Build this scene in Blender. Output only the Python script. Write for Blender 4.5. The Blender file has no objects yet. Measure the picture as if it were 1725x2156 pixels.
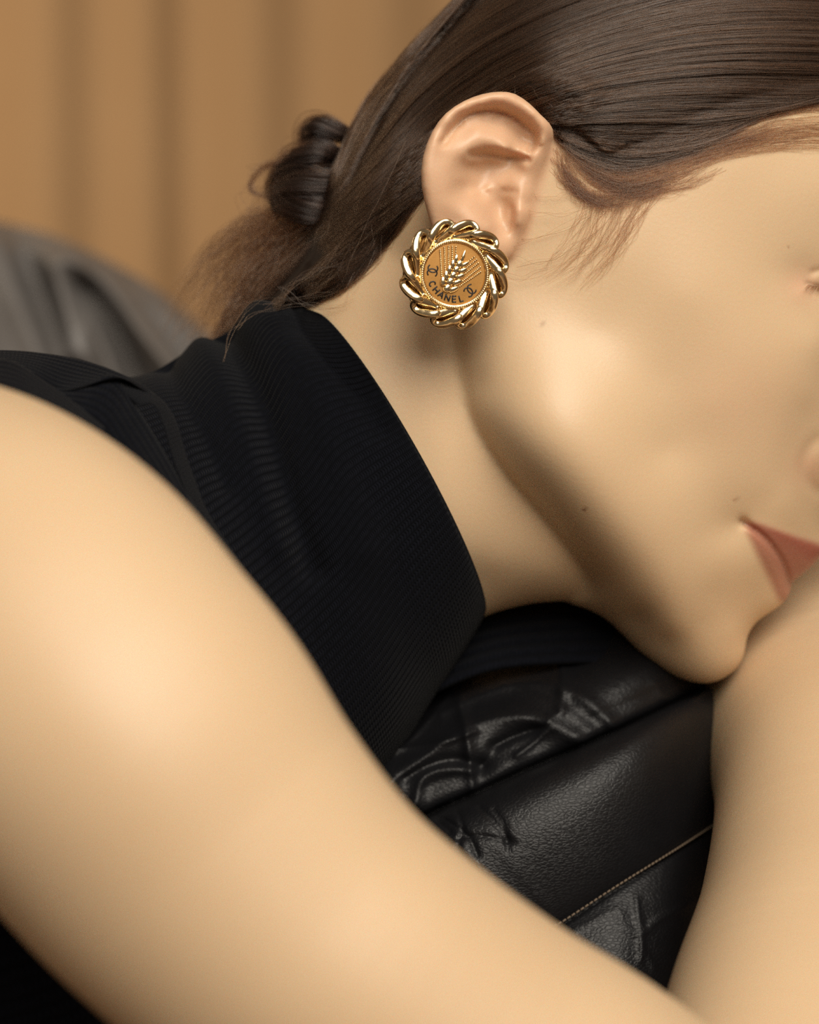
import bpy, bmesh, math, random
import numpy as np
from mathutils import Vector, Matrix

rng = np.random.default_rng(7)
random.seed(7)
SC = bpy.context.scene
COL = SC.collection

# ------------------------------------------------------------------ camera
# the photographed frame is 1725 x 2156; lengths below are in centimetres and
# are divided by 100 when meshes are linked (1 unit = 1 m)
D, F, CX, CY = 90.0, 5670.0, 862.5, 1078.0
cam_d = bpy.data.cameras.new('camera')
cam = bpy.data.objects.new('camera', cam_d)
COL.objects.link(cam)
cam.location = (0, -D / 100, 0)
cam.rotation_euler = (math.pi / 2, 0, 0)
cam_d.sensor_fit = 'HORIZONTAL'
cam_d.sensor_width = 36
cam_d.lens = 36 * F / 1725
cam_d.clip_start = 0.02
cam_d.dof.use_dof = True
cam_d.dof.focus_distance = 0.825
cam_d.dof.aperture_fstop = 8.4
SC.camera = cam

# ------------------------------------------------------------------ light
world = bpy.data.worlds.new('world')
SC.world = world
world.use_nodes = True
wb = world.node_tree.nodes['Background']
wb.inputs[0].default_value = (1.0, 0.84, 0.68, 1)
wb.inputs[1].default_value = 0.13


def area(name, loc, target, size, power, color, size_y=None):
    l = bpy.data.lights.new(name, 'AREA')
    l.energy = power
    l.color = color
    l.size = size
    if size_y:
        l.shape = 'RECTANGLE'
        l.size_y = size_y
    o = bpy.data.objects.new(name, l)
    COL.objects.link(o)
    o.location = loc
    o.rotation_euler = (Vector(target) - Vector(loc)).to_track_quat('-Z', 'Y').to_euler()
    return o


area('softbox_key', (0.45, -2.95, 1.6), (0.04, -0.08, 0.0), 1.9, 112, (1.0, 0.92, 0.80))
area('softbox_top', (0.42, -0.78, 0.72), (0.09, -0.06, 0.10), 0.62, 5.2, (1.0, 0.94, 0.84))
area('curtain_fill', (-1.25, 0.75, 0.75), (-0.75, 1.7, 0.2), 0.5, 11, (1.0, 0.84, 0.62))  # unseen fill, added to brighten the curtain's left side

vs = SC.view_settings
vs.view_transform = 'Standard'
vs.look = 'None'
vs.exposure = 0.0
vs.gamma = 1.0
vs.use_curve_mapping = False
SC.cycles.use_denoising = False


# ------------------------------------------------------------------ helpers
def P(px, py, y=0.0):
    """pixel + depth (cm, towards the room positive) -> point in cm"""
    return ((px - CX) / F * (D + y), y, (CY - py) / F * (D + y))


def arr(pts):
    """rows of (px, py, depth, extra...) -> cm rows (x, y, z, extra...)"""
    return np.array([list(P(p[0], p[1], p[2])) + list(p[3:]) for p in pts], float)


def spline(pts, n, closed=False):
    """Catmull-Rom through rows, chord-length spaced"""
    pts = np.asarray(pts, float)
    if closed:
        pts = np.vstack([pts[-1:], pts, pts[:2]])
    else:
        pts = np.vstack([2 * pts[0] - pts[1], pts, 2 * pts[-1] - pts[-2]])
    m = len(pts) - 3
    t = np.linspace(0, m, n, endpoint=not closed)
    i = np.minimum(t.astype(int), m - 1)
    u = (t - i)[:, None]
    p0, p1, p2, p3 = pts[i], pts[i + 1], pts[i + 2], pts[i + 3]
    return 0.5 * ((2 * p1) + (p2 - p0) * u + (2 * p0 - 5 * p1 + 4 * p2 - p3) * u ** 2
                  + (3 * p1 - p0 - 3 * p2 + p3) * u ** 3)


def mesh_np(name, V, faces, mat=None, parent=None, smooth=True):
    """V in cm"""
    me = bpy.data.meshes.new(name)
    V = np.asarray(V, float) / 100
    if isinstance(faces, np.ndarray):
        k = faces.shape[1]
        me.vertices.add(len(V))
        me.vertices.foreach_set('co', V.ravel())
        me.loops.add(faces.size)
        me.loops.foreach_set('vertex_index', faces.ravel().astype(np.int32))
        me.polygons.add(len(faces))
        me.polygons.foreach_set('loop_start', np.arange(0, faces.size, k, dtype=np.int32))
        me.update(calc_edges=True)
    else:
        me.from_pydata([tuple(v) for v in V], [], faces)
    me.validate()
    if smooth:
        me.polygons.foreach_set('use_smooth', np.ones(len(me.polygons), bool))
    if mat:
        me.materials.append(mat)
    o = bpy.data.objects.new(name, me)
    COL.objects.link(o)
    if parent:
        o.parent = parent
    return o


def grid_faces(r, c, wrap=False):
    i = np.arange(r - 1)[:, None]
    j = np.arange(c if wrap else c - 1)[None, :]
    a = i * c + j
    b = i * c + (j + 1) % c
    return np.stack([a, b, b + c, a + c], -1).reshape(-1, 4)


def empty(name, loc=(0, 0, 0)):
    o = bpy.data.objects.new(name, None)
    o.empty_display_size = 0.02
    COL.objects.link(o)
    o.location = Vector(loc) / 100
    return o


def tag(o, label=None, cat=None, group=None, kind=None):
    for k, v in (('label', label), ('category', cat), ('group', group), ('kind', kind)):
        if v:
            o[k] = v
    return o


def poly_sd(x, y, poly):
    """signed distance to a closed polygon, negative inside"""
    poly = np.asarray(poly, float)
    d = np.full(x.shape, 1e18)
    s = np.zeros(x.shape, bool)
    n = len(poly)
    for i in range(n):
        ax, ay = poly[i]
        bx, by = poly[(i + 1) % n]
        ex, ey = bx - ax, by - ay
        wx, wy = x - ax, y - ay
        t = np.clip((wx * ex + wy * ey) / (ex * ex + ey * ey + 1e-12), 0, 1)
        d = np.minimum(d, (wx - ex * t) ** 2 + (wy - ey * t) ** 2)
        c = (ay > y) != (by > y)
        with np.errstate(divide='ignore', invalid='ignore'):
            s ^= c & (x < (bx - ax) * (y - ay) / (by - ay + 1e-30) + ax)
    return np.where(s, -1, 1) * np.sqrt(d)


def line_d(x, y, pts):
    pts = np.asarray(pts, float)
    d = np.full(x.shape, 1e18)
    for (ax, ay), (bx, by) in zip(pts[:-1], pts[1:]):
        ex, ey = bx - ax, by - ay
        t = np.clip(((x - ax) * ex + (y - ay) * ey) / (ex * ex + ey * ey + 1e-12), 0, 1)
        d = np.minimum(d, (x - ax - ex * t) ** 2 + (y - ay - ey * t) ** 2)
    return np.sqrt(d)


def smin(a, b, k):
    h = np.clip(0.5 + 0.5 * (b - a) / k, 0, 1)
    return b * (1 - h) + a * h - k * h * (1 - h)


def sstep(a, b, x):
    t = np.clip((x - a) / (b - a), 0, 1)
    return t * t * (3 - 2 * t)


def tube_sd(Q, pts, k=0.0):
    """distance to a tapered tube along rows (x,y,z,r)"""
    d = np.full(len(Q), 1e9)
    for a, b in zip(pts[:-1], pts[1:]):
        e = b[:3] - a[:3]
        w = Q - a[:3]
        t = np.clip(w @ e / (e @ e + 1e-12), 0, 1)
        s = np.linalg.norm(w - t[:, None] * e, axis=1) - (a[3] + (b[3] - a[3]) * t)
        d = smin(d, s, k) if k else np.minimum(d, s)
    return d


# ------------------------------------------------------------------ materials
def newmat(name):
    m = bpy.data.materials.new(name)
    m.use_nodes = True
    nt = m.node_tree
    return m, nt, nt.nodes['Principled BSDF']


def N(nt, typ, **kw):
    n = nt.nodes.new(typ)
    for k, v in kw.items():
        if k in n.inputs:
            n.inputs[k].default_value = v
        else:
            setattr(n, k, v)
    return n


def L(nt, a, b):
    nt.links.new(a, b)


def mixrgb(nt, fac, a, b):
    m = nt.nodes.new('ShaderNodeMix')
    m.data_type = 'RGBA'
    for sock, v in ((m.inputs[0], fac), (m.inputs[6], a), (m.inputs[7], b)):
        if hasattr(v, 'links'):
            nt.links.new(v, sock)
        else:
            sock.default_value = v
    return m.outputs[2]


def bump(nt, bs, height, strength, dist):
    b = N(nt, 'ShaderNodeBump', Strength=strength, Distance=dist)
    L(nt, height, b.inputs['Height'])
    L(nt, b.outputs[0], bs.inputs['Normal'])
    return b


# ------------------------------------------------------------------ skin
def make_skin():
    m, nt, bs = newmat('skin')
    at = N(nt, 'ShaderNodeAttribute', attribute_name='tint')
    sep = N(nt, 'ShaderNodeSeparateColor')
    L(nt, at.outputs['Color'], sep.inputs[0])
    tc = N(nt, 'ShaderNodeTexCoord')
    big = N(nt, 'ShaderNodeTexNoise', Scale=14.0, Detail=3.0)
    L(nt, tc.outputs['Object'], big.inputs['Vector'])
    c = mixrgb(nt, big.outputs[0], (0.585, 0.405, 0.238, 1), (0.665, 0.485, 0.303, 1))
    c = mixrgb(nt, sep.outputs[1], c, (0.64, 0.30, 0.20, 1))     # rosy ear and cheek
    c = mixrgb(nt, sep.outputs[0], c, (0.36, 0.125, 0.085, 1))    # lips
    c = mixrgb(nt, sep.outputs[2], c, (0.20, 0.07, 0.03, 1))     # moles
    L(nt, c, bs.inputs['Base Color'])
    rl = N(nt, 'ShaderNodeMapRange')
    rl.inputs['To Min'].default_value = 0.46
    rl.inputs['To Max'].default_value = 0.34
    L(nt, sep.outputs[0], rl.inputs['Value'])
    L(nt, rl.outputs[0], bs.inputs['Roughness'])
    bs.inputs['Specular IOR Level'].default_value = 0.48
    bs.inputs['Subsurface Weight'].default_value = 0.35
    bs.inputs['Subsurface Radius'].default_value = (1.0, 0.38, 0.2)
    bs.inputs['Subsurface Scale'].default_value = 0.006
    fine = N(nt, 'ShaderNodeTexNoise', Scale=900.0, Detail=4.0)
    L(nt, tc.outputs['Object'], fine.inputs['Vector'])
    crease = N(nt, 'ShaderNodeTexNoise', Scale=420.0, Detail=2.0)
    mp = N(nt, 'ShaderNodeMapping')
    mp.inputs['Rotation'].default_value = (0, math.radians(25), 0)
    mp.inputs['Scale'].default_value = (0.35, 1.0, 2.0)
    L(nt, tc.outputs['Object'], mp.inputs[0])
    L(nt, mp.outputs[0], crease.inputs['Vector'])
    lm = N(nt, 'ShaderNodeMath', operation='MULTIPLY')
    L(nt, crease.outputs[0], lm.inputs[0])
    L(nt, sep.outputs[0], lm.inputs[1])
    la = N(nt, 'ShaderNodeMath', operation='MULTIPLY_ADD')
    L(nt, lm.outputs[0], la.inputs[0])
    la.inputs[1].default_value = 4.0
    L(nt, fine.outputs[0], la.inputs[2])
    bump(nt, bs, la.outputs[0], 0.09, 0.0006)
    return m


SKIN = make_skin()

# ------------------------------------------------------------------ head and neck: y^2 = H(x, z)
BACK = [(1010, -20), (920, 90), (845, 190), (790, 280), (740, 380), (705, 480), (700, 540)]
NAPE = [(780, 640), (870, 730), (915, 830), (945, 940), (1020, 1055), (1080, 1130), (1145, 1205), (1212, 1266)]
FRONT = [(1130, -140), (1300, -250), (1480, -310), (1680, -300), (1870, -210), (2010, -60), (2095, 120), (2100, 270),
         (2060, 420), (2005, 540), (1950, 610), (1888, 662), (1880, 720), (1905, 850), (1915, 980), (1900, 1060),
         (1865, 1092), (1810, 1088), (1755, 1082), (1738, 1110), (1742, 1145), (1728, 1168), (1690, 1208),
         (1668, 1226), (1664, 1242), (1650, 1268), (1620, 1290), (1590, 1312), (1573, 1340), (1568, 1370),
         (1557, 1398), (1535, 1420), (1490, 1438), (1440, 1430), (1390, 1404), (1345, 1370), (1300, 1325), (1262, 1294)]
FACE = [  # px, py, half width in cm
    (1200, -60, 4.6), (1500, -120, 5.0), (1750, -60, 4.5), (1350, 60, 6.6), (1050, 120, 5.2), (900, 300, 4.4),
    (960, 220, 5.0), (1550, 80, 6.5), (1750, 150, 5.8), (1900, 120, 4.2), (2000, 250, 3.0), (1130, 180, 7.0),
    (1250, 250, 7.05), (1400, 350, 7.0), (1550, 350, 6.75), (1650, 330, 6.3), (1750, 400, 5.7), (1850, 400, 4.6),
    (1960, 400, 3.0), (1150, 450, 6.85), (1300, 530, 6.95), (1450, 620, 6.75), (1560, 700, 6.1), (1450, 470, 6.85),
    (1640, 580, 5.65), (1725, 480, 5.5), (1800, 560, 4.5), (1725, 625, 4.6), (1790, 650, 3.7), (1720, 720, 4.75),
    (1700, 820, 4.45), (1640, 800, 5.25), (1780, 800, 2.7), (1800, 950, 2.1), (1690, 970, 3.3), (1650, 960, 4.05),
    (1600, 880, 5.1), (1500, 850, 5.85), (1400, 800, 6.25), (1250, 700, 6.62), (1100, 600, 6.5), (1050, 520, 6.55),
    (1500, 1000, 5.1), (1600, 1030, 4.15), (1562, 1097, 3.75), (1400, 950, 5.8), 
        (860, 520, 5.5), (930, 620, 5.7), (800, 450, 4.6), (900, 400, 5.6), (1000, 620, 6.2),
    (1480, 1130, 4.55), (1520, 1180, 3.9), (1580, 1185, 3.1), (1635, 1205, 1.75), (1605, 1140, 3.15), (1650, 1130, 2.65),
    (1700, 1112, 1.9), (1695, 1165, 1.4), (1650, 1060, 3.4), (1720, 1040, 2.0), (1500, 1250, 3.3),
    (1540, 1265, 2.6), (1592, 1245, 2.0), (1540, 1330, 1.9), (1480, 1310, 2.75), (1510, 1390, 1.5), (1450, 1375, 1.9),
    (1740, 985, 1.9), (1770, 1030, 1.3)]
# the jaw's lit edge, and the fold under it
FACE += [tuple(v) for v in spline([(1008, 800, 5.75), (1016, 870, 5.75), (1068, 964, 5.68), (1138, 1042, 5.45), (1206, 1115, 5.05), (1281, 1192, 4.5), (1352, 1263, 3.8), (1422, 1325, 3.0)], 24)]
FACE += [tuple(v) for v in spline([(952, 765, 5.0), (962, 868, 4.2), (997, 934, 3.75), (1060, 1022, 3.25), (1112, 1084, 2.8), (1168, 1146, 2.4), (1215, 1196, 2.15), (1248, 1226, 2.1)], 21)]
FACE += [(1335, 1294, 1.95), (1395, 1345, 1.95)]
NECK_B = [(700, 480), (655, 570), (600, 655), (540, 745), (470, 810), (400, 870), (330, 930)]
NECK_F = [(1420, 1250), (1330, 1268), (1270, 1268), (1230, 1268), (1180, 1265), (1120, 1270), (1060, 1284), (1010, 1303),
          (950, 1340), (880, 1390), (800, 1440), (700, 1480), (600, 1500)]
NECK = [(900, 420, 5.1), (800, 560, 4.95), (860, 500, 5.2), (780, 650, 5.0), (850, 700, 5.3), (900, 600, 5.5), (900, 800, 5.35),
        (925, 900, 5.2), (950, 1000, 4.9), (1000, 1100, 4.3), (1050, 1180, 3.45), (1000, 1220, 2.75), (1150, 1200, 2.9),
        (1100, 1100, 4.0), (1200, 1100, 3.6), (1250, 1180, 2.6), (1100, 900, 4.6), (1050, 700, 5.2), (1250, 1000, 3.8), (1150, 780, 4.6), (1020, 850, 4.9),
        (700, 600, 4.0), (800, 800, 5.35), (800, 950, 5.3), (850, 1150, 4.6), (700, 900, 5.3), (650, 800, 4.7),
        (700, 1150, 5.1), (600, 1000, 5.2), (500, 950, 4.2), (800, 1300, 3.4), (600, 1300, 4.0)]


def rbf_fit(c, v, smooth=0.0):
    n = len(c)
    r = np.linalg.norm(c[:, None] - c[None], axis=-1)
    A = np.zeros((n + 3, n + 3))
    A[:n, :n] = r ** 2 * np.log(r + 1e-9) + np.diag(np.broadcast_to(smooth, n))
    A[:n, n] = 1
    A[:n, n + 1:n + 3] = c
    A[n:, :n] = A[:n, n:].T
    return np.linalg.solve(A, np.append(v, [0, 0, 0]))


def rbf_eval(c, w, x, z):
    out = w[-3] + w[-2] * x + w[-1] * z
    for (cx_, cz_), wi in zip(c, w[:-3]):
        r2 = (x - cx_) ** 2 + (z - cz_) ** 2 + 1e-9
        out = out + (0.5 * wi) * r2 * np.log(r2)
    return out


GS = 0.04
GX = np.arange(-10, 21, GS)
GZ = np.arange(-8.5, 23.5, GS)
gx, gz = np.meshgrid(GX, GZ, indexing='ij')


def half_width_field(outline, inner, soft, sm):
    c, v, w = [], [], []
    for q in outline:
        x, _, z = P(q[0], q[1], 0)
        c.append((x, z)); v.append(0.0); w.append(0.02)
    for q in soft:
        x, _, z = P(q[0], q[1], -2)
        c.append((x, z)); v.append(2.0); w.append(0.5)
    for q in inner:
        x, _, z = P(q[0], q[1], -q[2])
        c.append((x, z)); v.append(q[2] ** 2); w.append(sm)
    c, v = np.array(c), np.array(v)
    k = 5                                        # fit on a coarse lattice, then cubic upsampling
    wt = rbf_fit(c, v, np.array(w))
    cxs, czs = np.arange(GX[0] - .6, GX[-1] + .8, GS * k), np.arange(GZ[0] - .6, GZ[-1] + .8, GS * k)
    a, b = np.meshgrid(cxs, czs, indexing='ij')
    lo = rbf_eval(c, wt, a, b)
    out = cubic_axis(cubic_axis(lo, cxs, GX).T, czs, GZ).T
    ring = [P(*q)[::2] for q in outline] + [P(*q)[::2] for q in soft]
    return out, ring


def cubic_axis(G, src, dst):
    u = (dst - src[0]) / (src[1] - src[0])
    i = np.clip(u.astype(int), 1, len(src) - 3)
    t = (u - i)[:, None]
    return ((-.5 * t + t * t - .5 * t ** 3) * G[i - 1] + (1 - 2.5 * t * t + 1.5 * t ** 3) * G[i]
            + (.5 * t + 2 * t * t - 1.5 * t ** 3) * G[i + 1] + (-.5 * t * t + .5 * t ** 3) * G[i + 2])


HF, ringf = half_width_field(list(reversed(BACK)) + FRONT, FACE, list(reversed(NAPE)), 0.3)
sd = poly_sd(gx, gz, ringf)
HF = np.where(sd > 0.15, np.minimum(HF, HF * 0 - 4 * (sd - 0.15)), HF)
HN, _ = half_width_field(NECK_B[::-1] + NECK_F, NECK, [], 0.3)
sd = poly_sd(gx, gz, [P(*q)[::2] for q in NECK_B[::-1] + [(800, 380), (1000, 350), (1300, 700), (1420, 1100)] + NECK_F])
HN = np.where(sd > 0.15, np.minimum(HN, -4 * (sd - 0.15)), HN)
kk = 0.55 * np.sqrt(np.maximum(np.maximum(HF, HN), 0)) + 0.9
H = -smin(-HF, -HN, kk)
# fine relief of the face, as seen where each point of the near side projects
h0 = np.sqrt(np.maximum(H, 0))
gpx = CX + gx * F / (D - h0)
gpy = CY - gz * F / (D - h0)


def gauss(d, w):
    return np.exp(-(d / w) ** 2)


def ridge(pts, w, amp, n=40):
    return amp * gauss(line_d(gpx, gpy, spline(pts, n)), w)


MOUTH = [(1566, 1099), (1582, 1110), (1612, 1133), (1640, 1168), (1656, 1200), (1664, 1228)]
UPLIP = spline([(1564, 1098), (1590, 1098), (1630, 1111), (1680, 1128), (1725, 1143), (1760, 1160)], 30)
LOLIP = spline([(1565, 1101), (1578, 1130), (1598, 1175), (1622, 1225), (1640, 1262), (1655, 1275)], 30)
ML = spline(MOUTH, 30)
UPPOLY = np.vstack([UPLIP, [(1760, 1200), (1700, 1240)], ML[::-1]])
LIPPOLY = np.vstack([UPLIP, [(1760, 1200), (1700, 1290)], LOLIP[::-1]])
LOPOLY = np.vstack([ML, [(1700, 1240), (1680, 1290)], LOLIP[::-1]])
up_sd, lo_sd = poly_sd(gpx, gpy, UPPOLY), poly_sd(gpx, gpy, LOPOLY)
disp = np.zeros_like(H)
d_ml = line_d(gpx, gpy, ML)
disp += sstep(8, -14, up_sd) * (0.0 + 0.13 * np.clip(d_ml / 42, 0, 1))
disp += sstep(9, -22, lo_sd) * (0.05 + 0.09 * sstep(60, 20, d_ml))
disp += ridge(MOUTH, 6.0, -0.21)
disp += -0.14 * gauss(np.hypot(gpx - 1566, gpy - 1100), 13)
disp += -0.10 * gauss(np.hypot((gpx - 1540), (gpy - 1110)) , 35)
# eye corner: lid crease, lash line, lower lid
disp += ridge([(1712, 573), (1728, 568), (1760, 562), (1800, 566)], 7, -0.06)
disp += ridge([(1700, 597), (1714, 601), (1730, 605), (1764, 616)], 4, -0.08)
disp += ridge([(1722, 612), (1740, 622), (1785, 645)], 8, -0.14)
disp += ridge([(1722, 586), (1745, 588), (1785, 596)], 9, 0.03)
disp += ridge([(1690, 620), (1712, 650), (1745, 690)], 20, 0.05)
disp += -0.10 * gauss(np.hypot((gpx - 1690) * 0.8, gpy - 575), 40)
# nose wing
disp += 0.46 * gauss(np.hypot(gpx - 1756, gpy - 985), 48)
disp += ridge([(1722, 925), (1700, 950), (1692, 985), (1702, 1015), (1722, 1035)], 13, -0.08)
disp += ridge([(1700, 880), (1670, 950), (1630, 1040)], 40, -0.06)
disp += ridge([(880, 720), (900, 830), (930, 960), (975, 1150)], 38, 0.06)
for _ in range(2):                               # soften below the mesh's own resolution
    for ax_ in (0, 1):
        disp = (np.roll(disp, 1, ax_) + 2 * disp + np.roll(disp, -1, ax_)) / 4
H = H + 2 * h0 * disp + disp * np.abs(disp)
GRX, GRZ = np.gradient(H, GS)
GRAD = np.minimum(np.hypot(GRX, GRZ), 40)


def look(G, x, z):
    """Catmull-Rom lookup in a head grid"""
    u = np.clip((x - GX[0]) / GS, 1, len(GX) - 3.001)
    v = np.clip((z - GZ[0]) / GS, 1, len(GZ) - 3.001)
    i, j = u.astype(int), v.astype(int)
    a, b = u - i, v - j

    def w(t):
        return (-.5 * t + t * t - .5 * t ** 3, 1 - 2.5 * t * t + 1.5 * t ** 3, .5 * t + 2 * t * t - 1.5 * t ** 3,
                -.5 * t * t + .5 * t ** 3)
    wa, wb_ = w(a), w(b)
    out = 0
    for p in range(4):
        for q in range(4):
            out = out + wa[p] * wb_[q] * G[i + p - 1, j + q - 1]
    return out


def near_y(px, py, lift=0.0, G=None):
    """depth of the near side of the head under a pixel (fixed point)"""
    px, py = np.asarray(px, float), np.asarray(py, float)
    h = np.full(px.shape, 5.0)
    for _ in range(12):
        x = (px - CX) / F * (D - h)
        z = (CY - py) / F * (D - h)
        h = 0.5 * h + 0.5 * (np.sqrt(np.maximum(look(H if G is None else G, x, z), 0)) + lift)
    return -h


# ------------------------------------------------------------------ ear
EAR_PTS = [  # px, py, distance of the near surface from the sagittal plane (cm)
    (904, 335, 8.75), (907, 385, 8.65), (912, 430, 8.45), (922, 470, 8.2), (921, 290, 8.75), (944, 255, 8.7), (978, 230, 8.6),
    (1015, 216, 8.5), (1052, 213, 8.4), (1085, 221, 8.25), (1115, 244, 8.1), (1139, 270, 7.95), (1142, 297, 7.8), (1128, 326, 7.62),
    (1106, 352, 7.42), (1082, 374, 7.25), (1056, 390, 7.1), (1030, 399, 7.02), (1008, 405, 7.05),
    (950, 285, 8.3), (968, 263, 8.1), (992, 250, 7.95), (1020, 242, 7.8), (1050, 243, 7.62), (1080, 257, 7.42), (1103, 276, 7.25), (1114, 298, 7.2),
    (1060, 270, 7.6), (1085, 286, 7.32), (1096, 303, 7.3), (985, 292, 8.25), (1005, 273, 8.12), (962, 315, 8.4), (948, 350, 8.45),
    (946, 390, 8.38), (960, 422, 8.15), (1030, 296, 8.08), (1065, 312, 7.92), (1105, 322, 7.72), (930, 330, 8.62), (926, 380, 8.6), (936, 430, 8.38),
    (990, 330, 8.0), (992, 350, 7.32), (1030, 342, 7.02), (1075, 338, 7.05), (1040, 362, 6.95), (1000, 372, 7.12), (968, 375, 7.95), (980, 397, 7.45),
    (1012, 387, 7.0), (1088, 350, 7.05), (998, 418, 7.55), (1030, 418, 7.05), (1055, 409, 6.95), (1058, 432, 6.75), (1052, 455, 6.8), (1060, 478, 6.95),
    (985, 440, 8.0), (1010, 456, 7.85), (1030, 476, 7.68), (960, 465, 8.05), (990, 505, 7.8), (1030, 505, 7.55), (960, 530, 7.8),
    (1062, 512, 7.2), (1000, 550, 7.4), (1096, 408, 7.4), (1093, 440, 7.5), (1090, 468, 7.35), (1112, 430, 7.15), (1120, 470, 6.9),
    (1130, 390, 7.1), (1160, 300, 7.4), (1152, 350, 7.1), (1140, 420, 6.9), (1085, 500, 7.0), (900, 250, 8.7), (1000, 190, 8.5), (1100, 195, 8.2), (880, 400, 8.6)]
EAR_OUT = spline([(911, 464), (894, 392), (896, 334), (915, 281), (943, 243), (980, 218), (1017, 204), (1052, 199),
                  (1082, 203), (1112, 223), (1135, 246), (1153, 264), (1162, 288), (1156, 330), (1135, 380), (1118, 440),
                  (1098, 500), (1050, 560), (985, 575), (935, 530)], 80, True)
CONCHA = spline([(958, 365), (962, 395), (985, 420), (1012, 440), (1030, 466), (1050, 487), (1074, 480), (1080, 450), (1088, 410),
                 (1098, 372), (1112, 334), (1075, 326), (1035, 316), (1000, 316), (972, 335)], 60, True)
EST = 1.5
EX, EY = np.arange(850, 1200, EST), np.arange(160, 610, EST)
ex, ey = np.meshgrid(EX, EY, indexing='ij')
ep = np.array(EAR_PTS, float)
EARF = rbf_eval(ep[:, :2] / 60, rbf_fit(ep[:, :2] / 60, ep[:, 2], 0.012), ex / 60, ey / 60)


def eridge(pts, w, amp):
    return amp * np.exp(-(line_d(ex, ey, spline(pts, 40)) / w) ** 2)


EARF = EARF + eridge([(934, 300), (955, 271), (981, 245), (1012, 235), (1047, 233), (1082, 246), (1105, 263), (1123, 280), (1125, 300), (1116, 316)], 8, -.28)
EARF = EARF + eridge([(994, 326), (1035, 323), (1075, 331), (1110, 335)], 9, -.28)
EARF = EARF + eridge([(1077, 438), (1076, 466), (1068, 486)], 6, -.10)
EARF = EARF + eridge([(1062, 402), (1085, 404)], 8, -.07)
EARF = EARF + eridge([(996, 408), (1012, 402), (1030, 395)], 7, .06)


def smax(a, b, k):
    return -smin(-a, -b, k)


def ear_sd(Q):
    """Q with y already folded to the near side"""
    dep = D + Q[:, 1]
    px = CX + Q[:, 0] * F / dep
    py = CY - Q[:, 2] * F / dep
    s = dep / F
    y = Q[:, 1]
    u = np.clip((px - EX[0]) / EST, 0, len(EX) - 2.001)
    v = np.clip((py - EY[0]) / EST, 0, len(EY) - 2.001)
    i, j = u.astype(int), v.astype(int)
    a, b = u - i, v - j
    front = -((EARF[i, j] * (1 - b) + EARF[i, j + 1] * b) * (1 - a) + (EARF[i + 1, j] * (1 - b) + EARF[i + 1, j + 1] * b) * a)
    out = poly_sd(px, py, EAR_OUT[::2]) * s
    con = poly_sd(px, py, CONCHA[::2]) * s
    back = front + 0.75 + (-6.2 - front - .75) * sstep(0.75, 0.35, con)
    back = np.maximum(back, front + .7)
    return smax(smax(front - y, y - back, 0.2) * 0.85, out - 0.09, 0.34)


# ------------------------------------------------------------------ arm and torso
UPPER = [(-420, 1130, -17, 5.6), (-194, 1215, -20, 5.45), (-70, 1270, -22, 5.4), (51, 1348, -23.5, 5.2), (169, 1478, -24.5, 5.05),
         (278, 1593, -25, 4.85), (408, 1762, -25, 4.6), (580, 1945, -25, 4.30), (755, 2086, -25, 4.13), (980, 2262, -24.5, 4.25),
         (1175, 2395, -24, 4.4), (1400, 2560, -23, 4.4), (1560, 2660, -22, 4.2)]
FORE = [(1590, 2650, -21.5, 4.1), (1672, 2350, -17.5, 4.15), (1716, 2150, -14.0, 4.2), (1772, 1930, -8.8, 4.25), (1792, 1680, -2.6, 4.4),
        (1726, 1500, 4.2, 4.35), (1712, 1340, 8.4, 4.3), (1765, 1150, 11, 3.9), (1850, 900, 13, 3.2), (1900, 700, 13.5, 2.8)]
UPPER = spline(arr(UPPER), 60)
FORE = spline(arr(FORE), 56)
TORSO = arr([(540, 1060, 0, 3.4), (440, 1160, 0, 4.4), (250, 1350, -1, 6.3), (-100, 1650, -2, 8.5), (-500, 2100, -2, 9)])
SHOUL = arr([(100, 1420, -4, 5.5), (-200, 1300, -12, 5.2), (-420, 1130, -17, 5.4)])


def arm_tube(Q, pts):
    """exact distance to a smooth tapered limb: nearest sample, then a local parabola"""
    C, r = pts[:, :3], pts[:, 3]
    out = np.full(len(Q), 1e9)
    lo, hi = C.min(0) - 8, C.max(0) + 8
    m = ((Q > lo) & (Q < hi)).all(1)
    q = Q[m].astype(np.float32)
    if len(q):
        d = np.sqrt(np.maximum(((q ** 2).sum(1)[:, None] - 2 * q @ C.T.astype(np.float32)
                                + (C ** 2).sum(1).astype(np.float32)), 0)) - r.astype(np.float32)
        i = np.clip(d.argmin(1), 1, len(C) - 2)
        k = np.arange(len(q))
        q = Q[m]
        a, b, c = [np.linalg.norm(q - C[i + s], axis=1) - r[i + s] for s in (-1, 0, 1)]
        den = np.maximum(a - 2 * b + c, 1e-6)
        t = np.clip(0.5 * (a - c) / den, -1, 1)
        out[m] = b - 0.25 * (a - c) * t * 1.0
    mm = ~m
    if mm.any():
        qq = Q[mm]
        out[mm] = np.linalg.norm(np.maximum(np.maximum(lo - qq, qq - hi), 0), axis=1) + 2
    return out


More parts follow.
